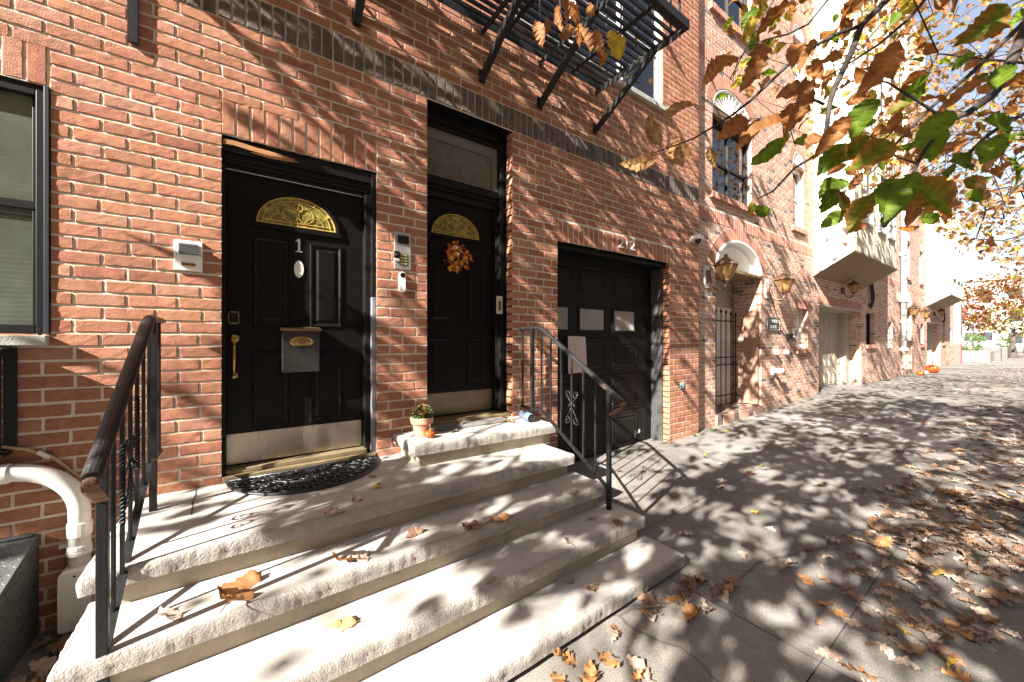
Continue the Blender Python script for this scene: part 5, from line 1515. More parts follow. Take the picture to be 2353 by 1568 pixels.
# white drainpipe with hopper between the houses
t = thing("drainpipe", (19.05, -.1, .3), "white drainpipe with painted leaf dapple running the height of the wall between two houses", "drainpipe")
s = MB(); s.tube([(19.15, -.12, 1.25), (19.15, -.12, 12.5)], .085, 12); s.build("pipe", mat("white paint with painted dapple", (.72, .72, .70), .5, .06, 4, dirt=((.12, .12, .12), 5, .62, .66)), t, smooth=True)  # dark noise spots paint dappled leaf shade onto the pipe
for z in (1.2, 2.2, 4.6):
    s = MB(); s.lathe([(.12, 0), (.13, .02), (.13, .09), (.12, .11)], (19.15, -.12, z), 12); s.build("collar", M['oldwhite'], t)
s = MB(); s.box(19.0, 19.3, -.25, -.02, 2.95, 3.25); s.build("hopper", M['oldwhite'], t)

# this terrace stands a hand's breadth behind the first house's face
for o in COL.objects:
    if o.name not in _before and o.parent is None: o.location = Vector(o.location) + Vector((.12, .08, 0))

make_pumpkin("pumpkin", (22.3, -.35, zg(22)), .21, .32, M['pumpkin'], "big orange pumpkin on the pavement by the far garage", .16)
make_pumpkin("pumpkin", (20.3, -.30, zg(22)), .12, .16, M['pumpkin'], "smaller flattened orange pumpkin left of the pale one", .08)
make_pumpkin("pumpkin", (20.85, -.34, zg(22)), .12, .16, M['palepumpkin'], "small pale white-green pumpkin between two orange ones", .09)

# ================================================================ BEYOND THE TERRACE
t = thing("corner_shop", (33.4, 0, .3), "narrow corner building with a white upper strip and a red base at the terrace end", "shop")
s = MB(); s.box(32.53, 33.1, -.15, 6, -.1, 1.4); s.build("base", M['redpaint'], t)
s = MB(); s.box(32.53, 33.1, -.15, 6, 1.402, 5.5); s.build("upper_wall", M['whitepaint'], t)
s = MB(); s.box(32.6, 33.0, -.17, -.151, 1.9, 3.6); s.build("window", M['vanglass'], t)
s = MB()
for i in range(9): s.box(32.58, 33.05, -.26, -.24, 1.9 + i * .2, 1.93 + i * .2)
s.build("window_grille", M['ironclean'], t)
rh = random.Random(9)
def hedge(x0, x1, y0, y1, z0, z1, label, n=2600):
    t = thing("hedge", ((x0 + x1) / 2, (y0 + y1) / 2, z0), label, "hedge", "hedges beyond the terrace")
    mb = MB()
    for i in range(n):
        th = rh.uniform(0, 2 * PI); ph = math.acos(rh.uniform(-1, 1)); r = rh.uniform(.72, 1.03)
        sx = lambda v: math.copysign(abs(v) ** .6, v)
        p = Vector(((x0 + x1) / 2 + (x1 - x0) / 2 * sx(math.sin(ph) * math.cos(th)) * r, (y0 + y1) / 2 + (y1 - y0) / 2 * sx(math.sin(ph) * math.sin(th)) * r, (z0 + z1) / 2 + (z1 - z0) / 2 * sx(math.cos(ph)) * r))
        d = Vector((rh.gauss(0, 1), rh.gauss(0, 1), rh.gauss(0, 1))).normalized() * .07; s_ = d.orthogonal().normalized() * .035
        k = rh.uniform(.6, 1.3)
        mb.add([tuple(p), tuple(p + d * .5 + s_), tuple(p + d), tuple(p + d * .5 - s_)], [(0, 1, 2, 3)], col=(.09 * k, .15 * k, .035 * k))
    mb.build("foliage", M['green'], t)
    s = MB()
    for i in range(6): s.tube([(x0 + (x1 - x0) * (i + .5) / 6, (y0 + y1) / 2, z0 - .05), (x0 + (x1 - x0) * (i + .5) / 6 + .1, (y0 + y1) / 2, z1 - .2)], [.03, .01], 5)
    s.build("stems", M['bark'], t)
hedge(37.5, 41.0, -.6, 1.2, .75, 2.0, "rounded bright green hedge behind the stone planter blocks")
hedge(62, 72, -.6, 1.0, .8, 1.9, "more distant low green hedge left of the far tree")
for x0, x1, lb in ((35.4, 38.2, "nearest stone planter wall with a dark end block"), (39.0, 44.0, "second stone planter wall with two dark blocks"), (48, 56, "farthest stone planter wall")):
    t = thing("planter_wall", (x0, -.8, .3), lb, "planter", "stone planters beyond the terrace")
    s = MB(); s.box(x0, x1, -1.0, 1.4, .25, .95); s.build("wall", M['blocks'], t, bevel=.03)
    s = MB(); s.box(x1 + .05, x1 + .75, -1.25, -.4, .25, 1.12); s.build("end_block", mat("dark stone", (.12, .105, .10), .9, .2, 6), t, bevel=.03)
t = thing("no_entry_sign", (52, -.6, .3), "round red and white no entry sign on a thin post beyond the hedge", "sign")
s = MB(); s.tube([(52, .9, .3), (52, .9, 4.6)], .05, 8); s.build("post", M['alu'], t)
s = MB(); s.lathe([(.75, 0), (.75, .03), (0, .031)], (51.94, .9, 4.0), 28, axis=(-1, -.1, 0)); s.build("disc", M['redpaint'], t)
s = MB(); s.obox((51.89, .895, 4.0), (.004, 0, 0), (.005, -.52, 0), (0, 0, .13)); s.build("bar", M['whitepaint'], t)
t = thing("white_van", (60, 1.0, .3), "white van with dark glass and a green stripe parked beyond the planters", "van")
s = MB(); s.add([(57.6, 0, .7), (57.6, 2.1, .7), (57.75, 0, 1.5), (57.75, 2.1, 1.5), (58.4, .1, 2.5), (58.4, 2.0, 2.5), (63, .1, 2.6), (63, 2.0, 2.6), (63.1, 0, .7), (63.1, 2.1, .7)],
    [(0, 1, 3, 2), (2, 3, 5, 4), (4, 5, 7, 6), (6, 7, 9, 8), (0, 2, 4, 6, 8), (1, 9, 7, 5, 3), (0, 8, 9, 1)]); s.build("body", M['vanwhite'], t, bevel=.06)
s = MB(); s.quad((57.78, .15, 1.55), (57.78, 1.95, 1.55), (58.34, 1.9, 2.42), (58.34, .2, 2.42)); s.build("windscreen", M['vanglass'], t)
s = MB(); s.box(57.7, 63.0, -.012, -.002, 1.15, 1.32); s.build("stripe", mat("green stripe", (.05, .25, .12), .5, .1, 5), t)
for x in (58.6, 62.0):
    for y in (-.02, 1.95):
        s = MB(); s.lathe([(.1, 0), (.34, .01), (.36, .05), (.36, .15), (.34, .19), (.1, .2)], (x, y, .67), 18, axis=(0, 1, 0)); w_ = s.build("wheel", M['rubber'], t)
for x, y, lb in ((46.5, .6, "left one of two pale grey lamp posts beyond the planters"), (49.0, .4, "right one of two pale grey lamp posts beyond the planters")):
    t = thing("lamp_post", (x, y, .3), lb, "lamp post", "lamp posts beyond the terrace")
    s = MB(); s.tube([(x, y, .3), (x, y, 3.6)], [.10, .06], 8); s.build("post", M['alu'], t)
    s = MB(); s.lathe([(.07, 0), (.2, .15), (.2, .35), (.05, .5), (0, .52)], (x, y, 3.6), 10); s.build("lamp_head", M['whitepaint'], t)
def far_building(x0, x1, y0, y1, z1, label, m):
    t = thing("apartment_block", ((x0 + x1) / 2, y0, .3), label, "building", "buildings in the distance")
    s = MB(); s.box(x0, x1, y0, y1, -.5, z1); s.build("wall", m, t)
    s = MB(); s.box(x0 - .3, x1 + .3, y0 - .3, y1, z1 + .01, z1 + .5); s.build("roof", M['blocks'], t)
    nz = int(z1 // 3)
    for i in range(nz):
        yy = y0 + 1.2
        while yy < y1 - 1.5:
            s = MB(); s.box(x0 - .06, x0 - .01, yy, yy + 1.2, i * 3 + 1.2, i * 3 + 2.7); s.build("window", M['vanglass'], t); yy += 2.6
far_building(85, 100, -2.0, 14, 10, "pale distant apartment block closing the end of the street", M['parge'])
far_building(66, 80, 7, 22, 8, "white distant building behind the hedge", M['whitepaint'])
# unseen houses across the street, sized to block sky light and reflect in glass
OPP = [(-75, -48, 12, "long tan terrace across the street far to the left"), (-47.5, -27, 13, "red terrace across the street left of the cellar hatch"), (-26, -13, 12.5, "tan row house across the street facing the cellar hatch"), (-12.5, 3, 12, "brown row house across the street facing the stoop"),
       (3.5, 18, 13, "red row house across the street facing the garages"), (18.5, 40, 12, "tan terrace across the street facing the cream bays"), (40.5, 64, 12.5, "brown terrace across the street near the far end")]
for i, (xa, xb, h, lb) in enumerate(OPP):
    t = thing("opposite_house", ((xa + xb) / 2, -17.0, 0), lb, "house", "unseen houses across the street")
    s = MB(); s.box(xa, xb, -28, -17.0, -.4, h); s.build("wall", mat("opposite wall", ((.34, .25, .18), (.22, .15, .11), (.28, .14, .10))[i % 3], .9, .15, 3), t)
    x = xa + 1
    while x < xb - 1.5:
        for z in (1, 4, 7, 9.8):
            if z + 1.5 < h: s = MB(); s.box(x, x + 1, -16.99, -16.94, z, z + 1.5); s.build("window", M['vanglass'], t)
        x += 2.4

# ================================================================ LEAVES
def leaf_shape(rng, L, Wd, n=10, lobes=5, lobed=.3, curl=.15, fold=.2, wave=.1, petiole=True):
    """leaf along +x with its face up: list of (l, m, r) rows; returns verts, faces, edge flags"""
    vs = []; fs = []; ed = []
    twist = rng.gauss(0, .25); bend = rng.gauss(0, .10)
    for i in range(n + 1):
        t = i / n
        w = Wd * .5 * (math.sin(PI * min(1, t ** .72)) ** .75) * (1.12 - .12 * t)
        ph = lobes * t * 2 * PI
        w *= (1 - lobed * .5) + lobed * .5 * (1 if lobed < .01 else math.cos(ph))
        if i in (0, n): w = .0015
        x = L * t; y0 = L * bend * math.sin(PI * t)
        zm = -curl * L * (t - .3) ** 2 * 1.6
        tw = twist * t
        for sgn in (1, 0, -1):
            ww = sgn * w * (1 + rng.gauss(0, .05) if sgn else 1)
            xx = x + (abs(sgn) * w * .28)
            dz = abs(ww) * fold + (.022 * Wd * (1 if i % 2 else -1) * (1 if sgn else .3) if n > 8 else 0) + (rng.gauss(0, wave * Wd * .35) if sgn else 0) + ww * tw
            vs.append((xx, y0 + ww, zm + dz)); ed.append(abs(sgn))
    for i in range(n):
        a = i * 3
        fs.append((a, a + 3, a + 4, a + 1)); fs.append((a + 1, a + 4, a + 5, a + 2))
    if petiole:
        o = len(vs); p = L * .28; r = .0013
        for (x, z) in ((.0, 0), (-p * .5, .004), (-p, -.004)):
            for dy, dz in ((r, 0), (0, r * 1.4), (-r, 0)): vs.append((x, dy, z + dz)); ed.append(2)
        for k in range(2):
            for j in range(3): fs.append((o + k * 3 + j, o + k * 3 + (j + 1) % 3, o + (k + 1) * 3 + (j + 1) % 3, o + (k + 1) * 3 + j))
    return vs, fs, ed

def put_leaf(mb, shape, base, d, nrm, cm, ce):
    vs, fs, ed = shape
    d = d.normalized(); n = (nrm - d * nrm.dot(d))
    n = n.normalized() if n.length > 1e-5 else d.orthogonal().normalized()
    s = n.cross(d)
    out = [(base.x + d.x * x + s.x * y + n.x * z, base.y + d.y * x + s.y * y + n.y * z, base.z + d.z * x + s.z * y + n.z * z) for x, y, z in vs]
    cols = []
    for q_, e in enumerate(ed):
        c_ = ce if e == 1 else cm if e == 0 else (.16, .09, .04)
        f_ = (1.13 if (q_ // 3) % 2 else .86) if e == 1 else 1.0
        cols.append((c_[0] * f_, c_[1] * f_, c_[2] * f_))
    mb.addc(out, fs, cols)

rl = random.Random(77)
BROWN = ((.38, .175, .058), (.31, .13, .042)); ORANGE = ((.38, .17, .04), (.30, .115, .026)); TAN = ((.44, .27, .12), (.36, .2, .08))
GREEN = ((.145, .235, .016), (.11, .185, .012)); GRBR = ((.115, .19, .014), (.34, .15, .03)); YELLOW = ((.48, .42, .05), (.50, .32, .04)); RED = ((.36, .10, .05), (.30, .07, .04))
SMALL = [leaf_shape(rl, 1.0, .58, 5, 3, .25, .25, .3, .15, False) for _ in range(10)]
def scaled(shape, L): return [(x * L, y * L, z * L) for x, y, z in shape[0]], shape[1], shape[2]

def forbidden(p):
    """inside the picture where the photograph shows no foliage"""
    q = proj(p)
    if q is None: return (p - CAMP).length < .9
    px, py, Z = q
    m = 60 + 90 / max(Z, .4)
    if px < -m or px > 2353 + m or py < -m or py > 1568 + m: return (p - CAMP).length < .9
    if Z > 3.0 and px > 1660 and py < 225 + .62 * (px - 1650): return False
    return True

# gaps in the canopy: each lets one patch of sun through to the pavement or the steps
HOLES = {}
def add_hole(x, y, z, r):
    key = round(z / .1)
    for i in range(int((x - .5) // .25), int((x + .5) // .25) + 1):
        for j in range(int((y - .4) // .25), int((y + .4) // .25) + 1):
            HOLES.setdefault((i, j), []).append((x, y, z, r))
LH = Vector((1.0, .24)).normalized()
def in_hole(p):
    for z0 in (.08, .4):
        tt = (p.z - z0) / .65
        i, j = int((p.x + tt) // .25), int((p.y + .24 * tt) // .25)
        for (x, y, z, r) in HOLES.get((i, j), ()):
            if abs(z - z0) > .33: continue
            t2 = (p.z - z) / .65
            dx, dy = p.x + t2 - x, p.y + .24 * t2 - y
            a = dx * LH.x + dy * LH.y; b = -dx * LH.y + dy * LH.x
            if (a / 1.7) ** 2 + b * b < (r + .044) ** 2: return True
    return False
def lit_zone(p):
    tw = -p.y / .24; xw, zw = p.x + tw, p.z - .65 * tw
    if (xw < .05 and 1.3 < zw < 4.6) or (xw < -.38 + (3.6 - zw) * .8 and 2.0 < zw < 4.6): return True
    tt = (p.z - .42) / .65; x, y = p.x + tt, p.y + .24 * tt
    return -.6 < x < .05 - y * .5 + .18 * math.sin(y * 9) and -1.85 < y < .05 and math.sin(x * 7.3 + y * 11.1) < .75
WH = []
def wall_gap(p):
    tw = -p.y / .24; xw, zw = p.x + tw, p.z - .65 * tw
    for (x, z, hl, hw) in WH:
        dx, dz = xw - x, zw - z
        a = dx * .838 - dz * .545; b = dx * .545 + dz * .838
        if abs(b) < hw and abs(a) < hl: return True
    return False
rq = random.Random(91)
for _ in range(150): WH.append((rq.uniform(-.2, 5.7), rq.uniform(.3, 4.7), rq.uniform(.3, .8), rq.uniform(.045, .10)))
def holes(n, x0, x1, y0, y1, r0=.022, r1=.075, zf=None, nclump=None):
    cl = [(rq.uniform(x0, x1), rq.uniform(y0, y1), rq.uniform(.12, .42)) for _ in range(nclump or max(3, n // 9))]
    for _ in range(n):
        if rq.random() < .7: c = rq.choice(cl); x, y = rq.gauss(c[0], c[2]), rq.gauss(c[1], c[2] * .7)
        else: x, y = rq.uniform(x0, x1), rq.uniform(y0, y1)
        add_hole(x, y, zf(x, y) if zf else zg(x), rq.triangular(r0, r1, r0 * 1.5))
holes(250, 2.4, 6.2, -3.05, -.3, .012, .055)
holes(70, 2.4, 4.6, -3.0, -1.5, .012, .05)
holes(60, 2.5, 4.9, -1.2, .2, .03, .08)
holes(280, 6.0, 12.5, -3.05, -.2, .02, .08)
holes(260, 12.5, 30, -3.2, -.2, .04, .11)
holes(44, 1.0, 3.0, -3.0, -1.85, .015, .055)
holes(14, .9, 1.7, -2.1, -1.78, .05, .11)
def stepz(x, y): return .625 if y > -.88 else .455 if y > -1.17 else .285 if y > -1.44 else .115
holes(130, .7, 2.4, -1.72, -.1, .012, .045, stepz)

def make_tree(base, top, clusters, label, leafmb, palette, seed, group, extra=None, limb0=.16, L=(.10, .16), per=(5, 8), crad=.17, seg_forbid=True):
    """trunk, a branch network grown to every cluster, and leaves round the twig ends"""
    rg = random.Random(seed)
    t = thing("street_tree", base, label, "tree", group)
    base = Vector(base); top = Vector(top)
    nodes = [base, base.lerp(top, .4) + Vector((.05, .03, 0)), top]; par = [-1, 0, 1]
    ends = []
    cl = sorted(clusters, key=lambda c: (c - top).length)
    for c in cl:
        ds = sorted(range(1, len(nodes)), key=lambda i: (nodes[i] - c).length_squared + (2.0 if i == 1 else 0))[:8]
        pick = None
        for i in ds:
            a = nodes[i]
            if not seg_forbid or not any(forbidden(a.lerp(c, f)) for f in (.15, .3, .45, .6, .75, .9)): pick = i; break
        if pick is None: continue
        a = nodes[pick]; d = (c - a).length; k = max(1, int(d / .45)); prev = pick
        off = Vector((rg.gauss(0, 1), rg.gauss(0, 1), abs(rg.gauss(0, .8)))) * d * .07
        for j in range(1, k + 1):
            f = j / k
            p = a.lerp(c, f) + off * math.sin(PI * f) + Vector((rg.gauss(0, .02), rg.gauss(0, .02), rg.gauss(0, .02)))
            nodes.append(p); par.append(prev); prev = len(nodes) - 1
        ends.append((prev, c))
    rad = [0.0] * len(nodes); kids = [0] * len(nodes); acc = [0.0] * len(nodes)
    for i in range(len(nodes) - 1, 0, -1):
        r = max(.0032, acc[i] ** (1 / 2.3)) if acc[i] > 0 else .0032
        rad[i] = r; acc[par[i]] += r ** 2.3
    rad[0] = max(.17, acc[0] ** (1 / 2.3)) * 1.15
    rad[1] = max(rad[1], .14); rad[2] = max(rad[2], .11)
    tb = MB(); tb.tube([base - Vector((0, 0, .1)), base + Vector((0, 0, .15)), nodes[1], top], [rad[0] * 1.35, rad[0], rad[1], rad[2]], 12); tb.build("trunk", M['bark'], t, smooth=True)
    bb = MB(); used = set()
    children = {}
    for i in range(3, len(nodes)): children.setdefault(par[i], []).append(i)
    stack = [(2, i) for i in children.get(2, [])] + [(1, i) for i in children.get(1, [])]
    while stack:
        p, i = stack.pop()
        path = [p, i]
        while True:
            ch = children.get(path[-1], [])
            if not ch: break
            ch = sorted(ch, key=lambda j: -rad[j]); path.append(ch[0])
            for j in ch[1:]: stack.append((path[-2], j))
        rr = [min(rad[j], rad[path[1]]) for j in path]; rr[-1] *= .6
        bb.tube([nodes[j] for j in path], rr, 5 if rad[i] < .02 else 8, cap=False)
    if extra: extra(bb, leafmb)
    bb.build("branches", M['twig'], t, smooth=True)
    for e, c in ends:
        for _ in range(rg.randint(*per)):
            p = nodes[e] + Vector((rg.gauss(0, crad), rg.gauss(0, crad), rg.gauss(0, crad * .8)))
            if seg_forbid and forbidden(p): continue
            if seg_forbid and (in_hole(p) or lit_zone(p) or wall_gap(p)): continue
            d = Vector((rg.gauss(0, 1), rg.gauss(0, 1), rg.gauss(-.5, .7))); nn = Vector((rg.gauss(0, .7), rg.gauss(0, .7), 1))
            cm, ce = rg.choice(palette); k = rg.uniform(.8, 1.2)
            put_leaf(leafmb, scaled(rg.choice(SMALL), rg.uniform(*L)), p, d, nn, tuple(v * k for v in cm), tuple(v * k for v in ce))
    leafmb.build("crown", M['leaf'], t)
    return t

# ---- where the crowns stand between the sun and the street (their shade falls as in the photograph)
L0 = Vector((1.0, .24, -.65))
shade = []
def shade_area(n, fx, zlo=3.1, zhi=7.4):
    for _ in range(n):
        for _try in range(30):
            p = fx()
            if p is None: continue
            z = rl.uniform(zlo, zhi) if zlo else p.z + rl.uniform(1.55, 3.3 + .16 * _try)
            tt = (z - p.z) / .65
            q = p - L0 * tt
            if q.y < -8.5 or q.y > -.55: continue
            if forbidden(q): continue
            tr = 4.89 - q.x; yr, zr = q.y + .24 * tr, q.z - .65 * tr          # keep the garage reveal in sun
            if -.12 < yr < .45 and -.05 < zr < 1.35 and rl.random() < .9: continue
            tw = -q.y / .24; xw, zw = q.x + tw, q.z - .65 * tw                # and the plain wall left of door 1
            if xw < .1 and 1.35 < zw < 4.2: continue
            if xw < -.44 + (3.6 - zw) * .8 and zw > 2.0: continue
            shade.append(q); break
def wall_mid():
    x, z = rl.uniform(-.2, 5.6), rl.uniform(.3, 4.6)
    b = -.44 + (3.7 - z) * .8 if z > 2.0 else .9
    return Vector((x, 0, z)) if x > b else None
def pave(x0, x1, y0, y1):
    def f():
        x, y = rl.uniform(x0, x1), rl.uniform(y0, y1)
        return Vector((x, y, zg(x)))
    return f
DENS = 1.0
shade_area(400, wall_mid, None)
shade_area(30, lambda: Vector((rl.uniform(.1, .8), .1, rl.uniform(1.0, 2.7))))
shade_area(26, lambda: Vector((rl.uniform(-1.3, -.35), 0, rl.uniform(.0, 1.25))))
shade_area(16, lambda: Vector((rl.uniform(-.4, .7), rl.uniform(-1.3, -.1), .5)))
shade_area(270, lambda: Vector((rl.uniform(.75, 2.4), rl.uniform(-1.75, -.1), .4)), 2.8, 5.8)
shade_area(210, pave(.9, 3.2, -3.1, -1.7), 2.7, 5.6)
shade_area(560, pave(2.3, 6.0, -3.1, -.7), 2.7, 5.8)
shade_area(12, pave(2.6, 5.0, -.7, .2))
shade_area(640, pave(6.0, 12.0, -3.1, -.3))
shade_area(340, pave(12.0, 30.0, -3.2, -.3))
shade_area(70, lambda: Vector((rl.uniform(5.7, 11.0), 0, rl.uniform(.2, 2.9))))
shade_area(16, lambda: Vector((rl.uniform(5.7, 9.0), 0, rl.uniform(3.0, 6.0))))
shade_area(70, lambda: Vector((rl.uniform(14.6, 24.0), 0, rl.uniform(.3, 2.3))))
# upper crown that keeps the low hanging foreground leaves partly in shade
shade_area(16, lambda: at(rl.uniform(1640, 2353), rl.uniform(0, 620), rl.uniform(1.4, 2.0)), 3.2, 6.0)
# unseen roadway side of the crowns, added to block sky light
road_side = []
for bx_ in (-8.5, -2.6, 4.2, 12.5, 20.5, 29):
    for _ in range(60):
        z = rl.uniform(4.2, 9.5); road_side.append(Vector((bx_ + rl.gauss(0, 2.6), rl.uniform(-10.5, -3.8 - .37 * z), z)))
# crowns seen in the upper right of the picture
vis = []
for _ in range(700):
    px = rl.uniform(1660, 2420); Z = rl.choice([rl.uniform(5.5, 9), rl.uniform(7, 13)])
    hi = 200 + .62 * (px - 1650)
    py = rl.uniform(-80, hi)
    if px < 1900 and rl.random() < .45: continue
    p = at(px, py, Z)
    if p.y < -3.4 or p.y > -.95 or p.z > 8.5: continue
    vis.append(p)
far_ = []
for _ in range(560):
    px = rl.uniform(1980, 2440); Z = rl.uniform(13, 26); py = rl.uniform(150, 300 + .85 * (px - 1980))
    p = at(px, py, Z)
    if p.y < -3.5 or p.y > -.9 or p.z > 8.5: continue
    if py > 560 and rl.random() < .6: continue
    far_.append(p)
bases = [(-8.5, -5.15), (-2.6, -5.2), (4.2, -5.25), (12.5, -5.2), (20.5, -5.2), (29, -5.2)]
groups = [[] for _ in bases]
for q in shade + vis + far_ + road_side:
    i = min(range(len(bases)), key=lambda k: (Vector((q.x - bases[k][0], (q.y - bases[k][1]) * .8))).length)
    groups[i].append(q)

# ---- foreground branches of the third tree, reaching over the camera (positions read off the photograph, at 1.3-2.4 m)
def fore(bb, lm):
    rg = random.Random(31)
    B = {
     'A': [(2230, -330, 2.5, .022), (2120, -150, 2.1, .019), (2038, 0, 1.85, .0155), (1979, 59, 1.78, .014), (1954, 126, 1.74, .0125), (1916, 206, 1.7, .0115), (1907, 237, 1.69, .0105), (1893, 345, 1.66, .008), (1860, 366, 1.65, .0055), (1825, 387, 1.66, .0045), (1776, 440, 1.68, .004), (1741, 457, 1.7, .0028)],
     'A2': [(1979, 59, 1.78, .009), (1926, 77, 1.76, .0085), (1874, 105, 1.74, .008), (1818, 143, 1.72, .0075), (1773, 185, 1.7, .0065), (1727, 230, 1.69, .0055), (1682, 265, 1.69, .005), (1637, 293, 1.70, .0042), (1595, 318, 1.71, .0036), (1539, 339, 1.73, .0026), (1440, 372, 1.75, .0014)],
     'A3': [(1893, 240, 1.69, .006), (1860, 225, 1.67, .005), (1835, 237, 1.66, .004), (1822, 275, 1.66, .0035), (1815, 296, 1.66, .003), (1829, 338, 1.66, .0015)],
     'B': [(2330, -230, 2.5, .013), (2200, -80, 2.2, .011), (2125, 0, 2.05, .0085), (2090, 42, 2.0, .008), (2066, 63, 1.98, .007), (2021, 101, 1.95, .0055), (1961, 140, 1.93, .0045), (1916, 168, 1.92, .0035), (1867, 195, 1.92, .002)],
     'C': [(1960, -120, 2.0, .006), (1902, 0, 1.8, .005), (1857, 56, 1.74, .0045), (1811, 79, 1.7, .004), (1759, 91, 1.66, .0034), (1727, 105, 1.62, .0028), (1700, 133, 1.6, .002)],
     'C2': [(1850, -120, 1.7, .004), (1790, -20, 1.6, .0034), (1741, 60, 1.55, .003), (1705, 130, 1.53, .0024), (1677, 183, 1.52, .0016)],
     'D': [(2560, -260, 2.4, .026), (2440, -60, 1.95, .024), (2353, 77, 1.75, .022), (2317, 154, 1.7, .0205), (2289, 206, 1.66, .019), (2275, 223, 1.65, .017), (2226, 258, 1.62, .0125), (2178, 279, 1.6, .010), (2167, 290, 1.6, .009), (2125, 345, 1.57, .0075), (2108, 377, 1.56, .0065), (2076, 454, 1.54, .005), (2034, 523, 1.52, .0025)],
     'E': [(2500, -90, 2.3, .013), (2353, 52, 1.95, .0115), (2286, 115, 1.88, .0105), (2230, 171, 1.83, .0095), (2195, 199, 1.8, .0085), (2143, 244, 1.77, .0075), (2090, 297, 1.74, .006), (2055, 335, 1.72, .005), (2005, 395, 1.72, .003)],
     'F': [(2470, 190, 2.3, .012), (2353, 262, 2.05, .0105), (2300, 290, 2.0, .0095), (2258, 321, 1.97, .0085), (2216, 363, 1.93, .007), (2146, 408, 1.9, .004), (2080, 450, 1.88, .002)],
     'G': [(2178, 279, 1.6, .006), (2120, 240, 1.58, .005), (2080, 215, 1.57, .0045), (2040, 190, 1.58, .0035), (1990, 180, 1.6, .002)],
     'H': [(2108, 377, 1.56, .004), (2060, 360, 1.55, .0035), (2020, 330, 1.55, .002)],
     'T1': [(1300, -160, 2.35, .0035), (1282, -40, 2.3, .003), (1290, 40, 2.28, .0024), (1305, 90, 2.27, .0014)],
     'T2': [(1440, -170, 2.35, .0035), (1385, -30, 2.28, .003), (1362, 40, 2.26, .0024), (1385, 100, 2.25, .0014)],
     'T3': [(1235, -120, 2.35, .003), (1240, -20, 2.3, .0024), (1241, 60, 2.29, .0014)],
    }
    pts = []
    for k, v in B.items():
        P = [at(x, y, d) for x, y, d, r in v]
        bb.tube(P, [r for *_, r in v], 8)
        for a, b in zip(P, P[1:]):
            for j in range(4): pts.append(a.lerp(b, j / 4))
        pts.append(P[-1])
    # link the main stems back to the tree's fork
    for k, r in (('A', .022), ('B', .013), ('D', .027), ('E', .013), ('F', .012), ('C', .006), ('C2', .004), ('T1', .004), ('T2', .004), ('T3', .004)):
        x, y, d, _ = B[k][0]; p = at(x, y, d); q = Vector((4.2, -5.25, 3.6)) if k in 'ABDEF' else at(*B['A'][0][:3])
        mid = p.lerp(q, .5) + Vector((0, 0, .35 if k in 'ABDEF' else .15))
        bb.tube([q, mid, p], [r * 1.6, r * 1.25, r], 8)
    fwd = Vector((SN, CN, 0)); rt = Vector((CN, -SN, 0)); up = Vector((0, 0, 1))
    # (x,y in a 2353x1536 enlargement of the picture's upper right corner, length, angle, kind)
    LV = [(720,100,280,45,'o'),(860,40,110,60,'o'),(370,450,260,35,'b'),(590,410,270,72,'b'),(640,290,150,30,'k'),(880,330,230,60,'b'),(920,350,220,58,'b'),(1090,350,300,35,'b'),(1000,430,170,-75,'b'),
      (860,600,270,15,'b'),(890,690,270,62,'b'),(780,760,220,40,'b'),(610,830,330,15,'b'),(560,880,240,50,'b'),(440,860,240,35,'b'),(90,720,200,18,'t'),(300,1040,130,-65,'b'),(690,990,230,38,'g'),(620,1385,130,-20,'g'),(556,1375,90,80,'y'),
      (1430,400,330,55,'b'),(1260,665,150,5,'b'),(1090,190,200,40,'o'),(1200,70,260,60,'o'),(1240,30,220,50,'b'),(1180,180,170,70,'b'),(1310,760,260,62,'g'),(1110,880,290,52,'b'),(1000,910,200,38,'b'),(1140,1040,240,40,'g'),
      (1220,960,260,30,'k'),(1340,1010,310,32,'k'),(1640,590,230,32,'g'),(1600,670,200,20,'k'),(1800,620,250,20,'b'),(1720,830,320,45,'g'),(1520,900,210,-10,'b'),(1750,950,230,65,'g'),(1110,1245,200,30,'g'),(1080,1340,210,40,'g'),
      (1210,1310,230,65,'k'),(1100,1440,150,40,'g'),(1440,1350,310,48,'g'),(1300,1400,250,62,'k'),(1620,1290,310,78,'g'),(1790,1250,330,-65,'k'),(1570,1400,220,60,'b'),(1450,1455,120,50,'g'),(1730,1440,130,0,'g'),(1850,1410,140,-60,'o'),
      (2110,130,320,40,'k'),(2230,480,240,62,'g'),(2310,490,210,42,'o'),(2300,650,190,40,'b'),(2220,770,220,5,'g'),(2150,745,140,-5,'b'),(2010,1040,260,8,'g'),(2160,970,260,48,'g'),(2290,900,180,10,'g'),(2280,1130,190,-70,'g'),(2050,1295,160,-5,'g'),
      (2050,1195,170,0,'k'),(2240,1080,140,25,'b'),(1960,600,330,32,'b'),(1960,390,150,40,'g'),(510,60,130,80,'y'),(540,200,180,75,'y'),(615,60,140,75,'y'),(545,110,150,62,'g'),(1240,1200,130,50,'b'),(1480,1185,170,40,'b'),
      (1660,880,160,70,'o'),(1380,880,150,35,'b'),(1900,960,130,55,'b'),(1250,1500,130,20,'b'),(1580,1505,110,0,'o'),(1420,1250,180,38,'g'),(1560,880,140,-30,'k'),(1840,1120,150,30,'g'),(40,1010,160,-75,'t'),(120,970,130,-60,'t'),(2330,1000,110,35,'b'),(2340,90,130,35,'g'),(1380,470,170,35,'b'),(1160,560,150,20,'t'),(1040,520,140,60,'b'),(1700,750,150,10,'b')]
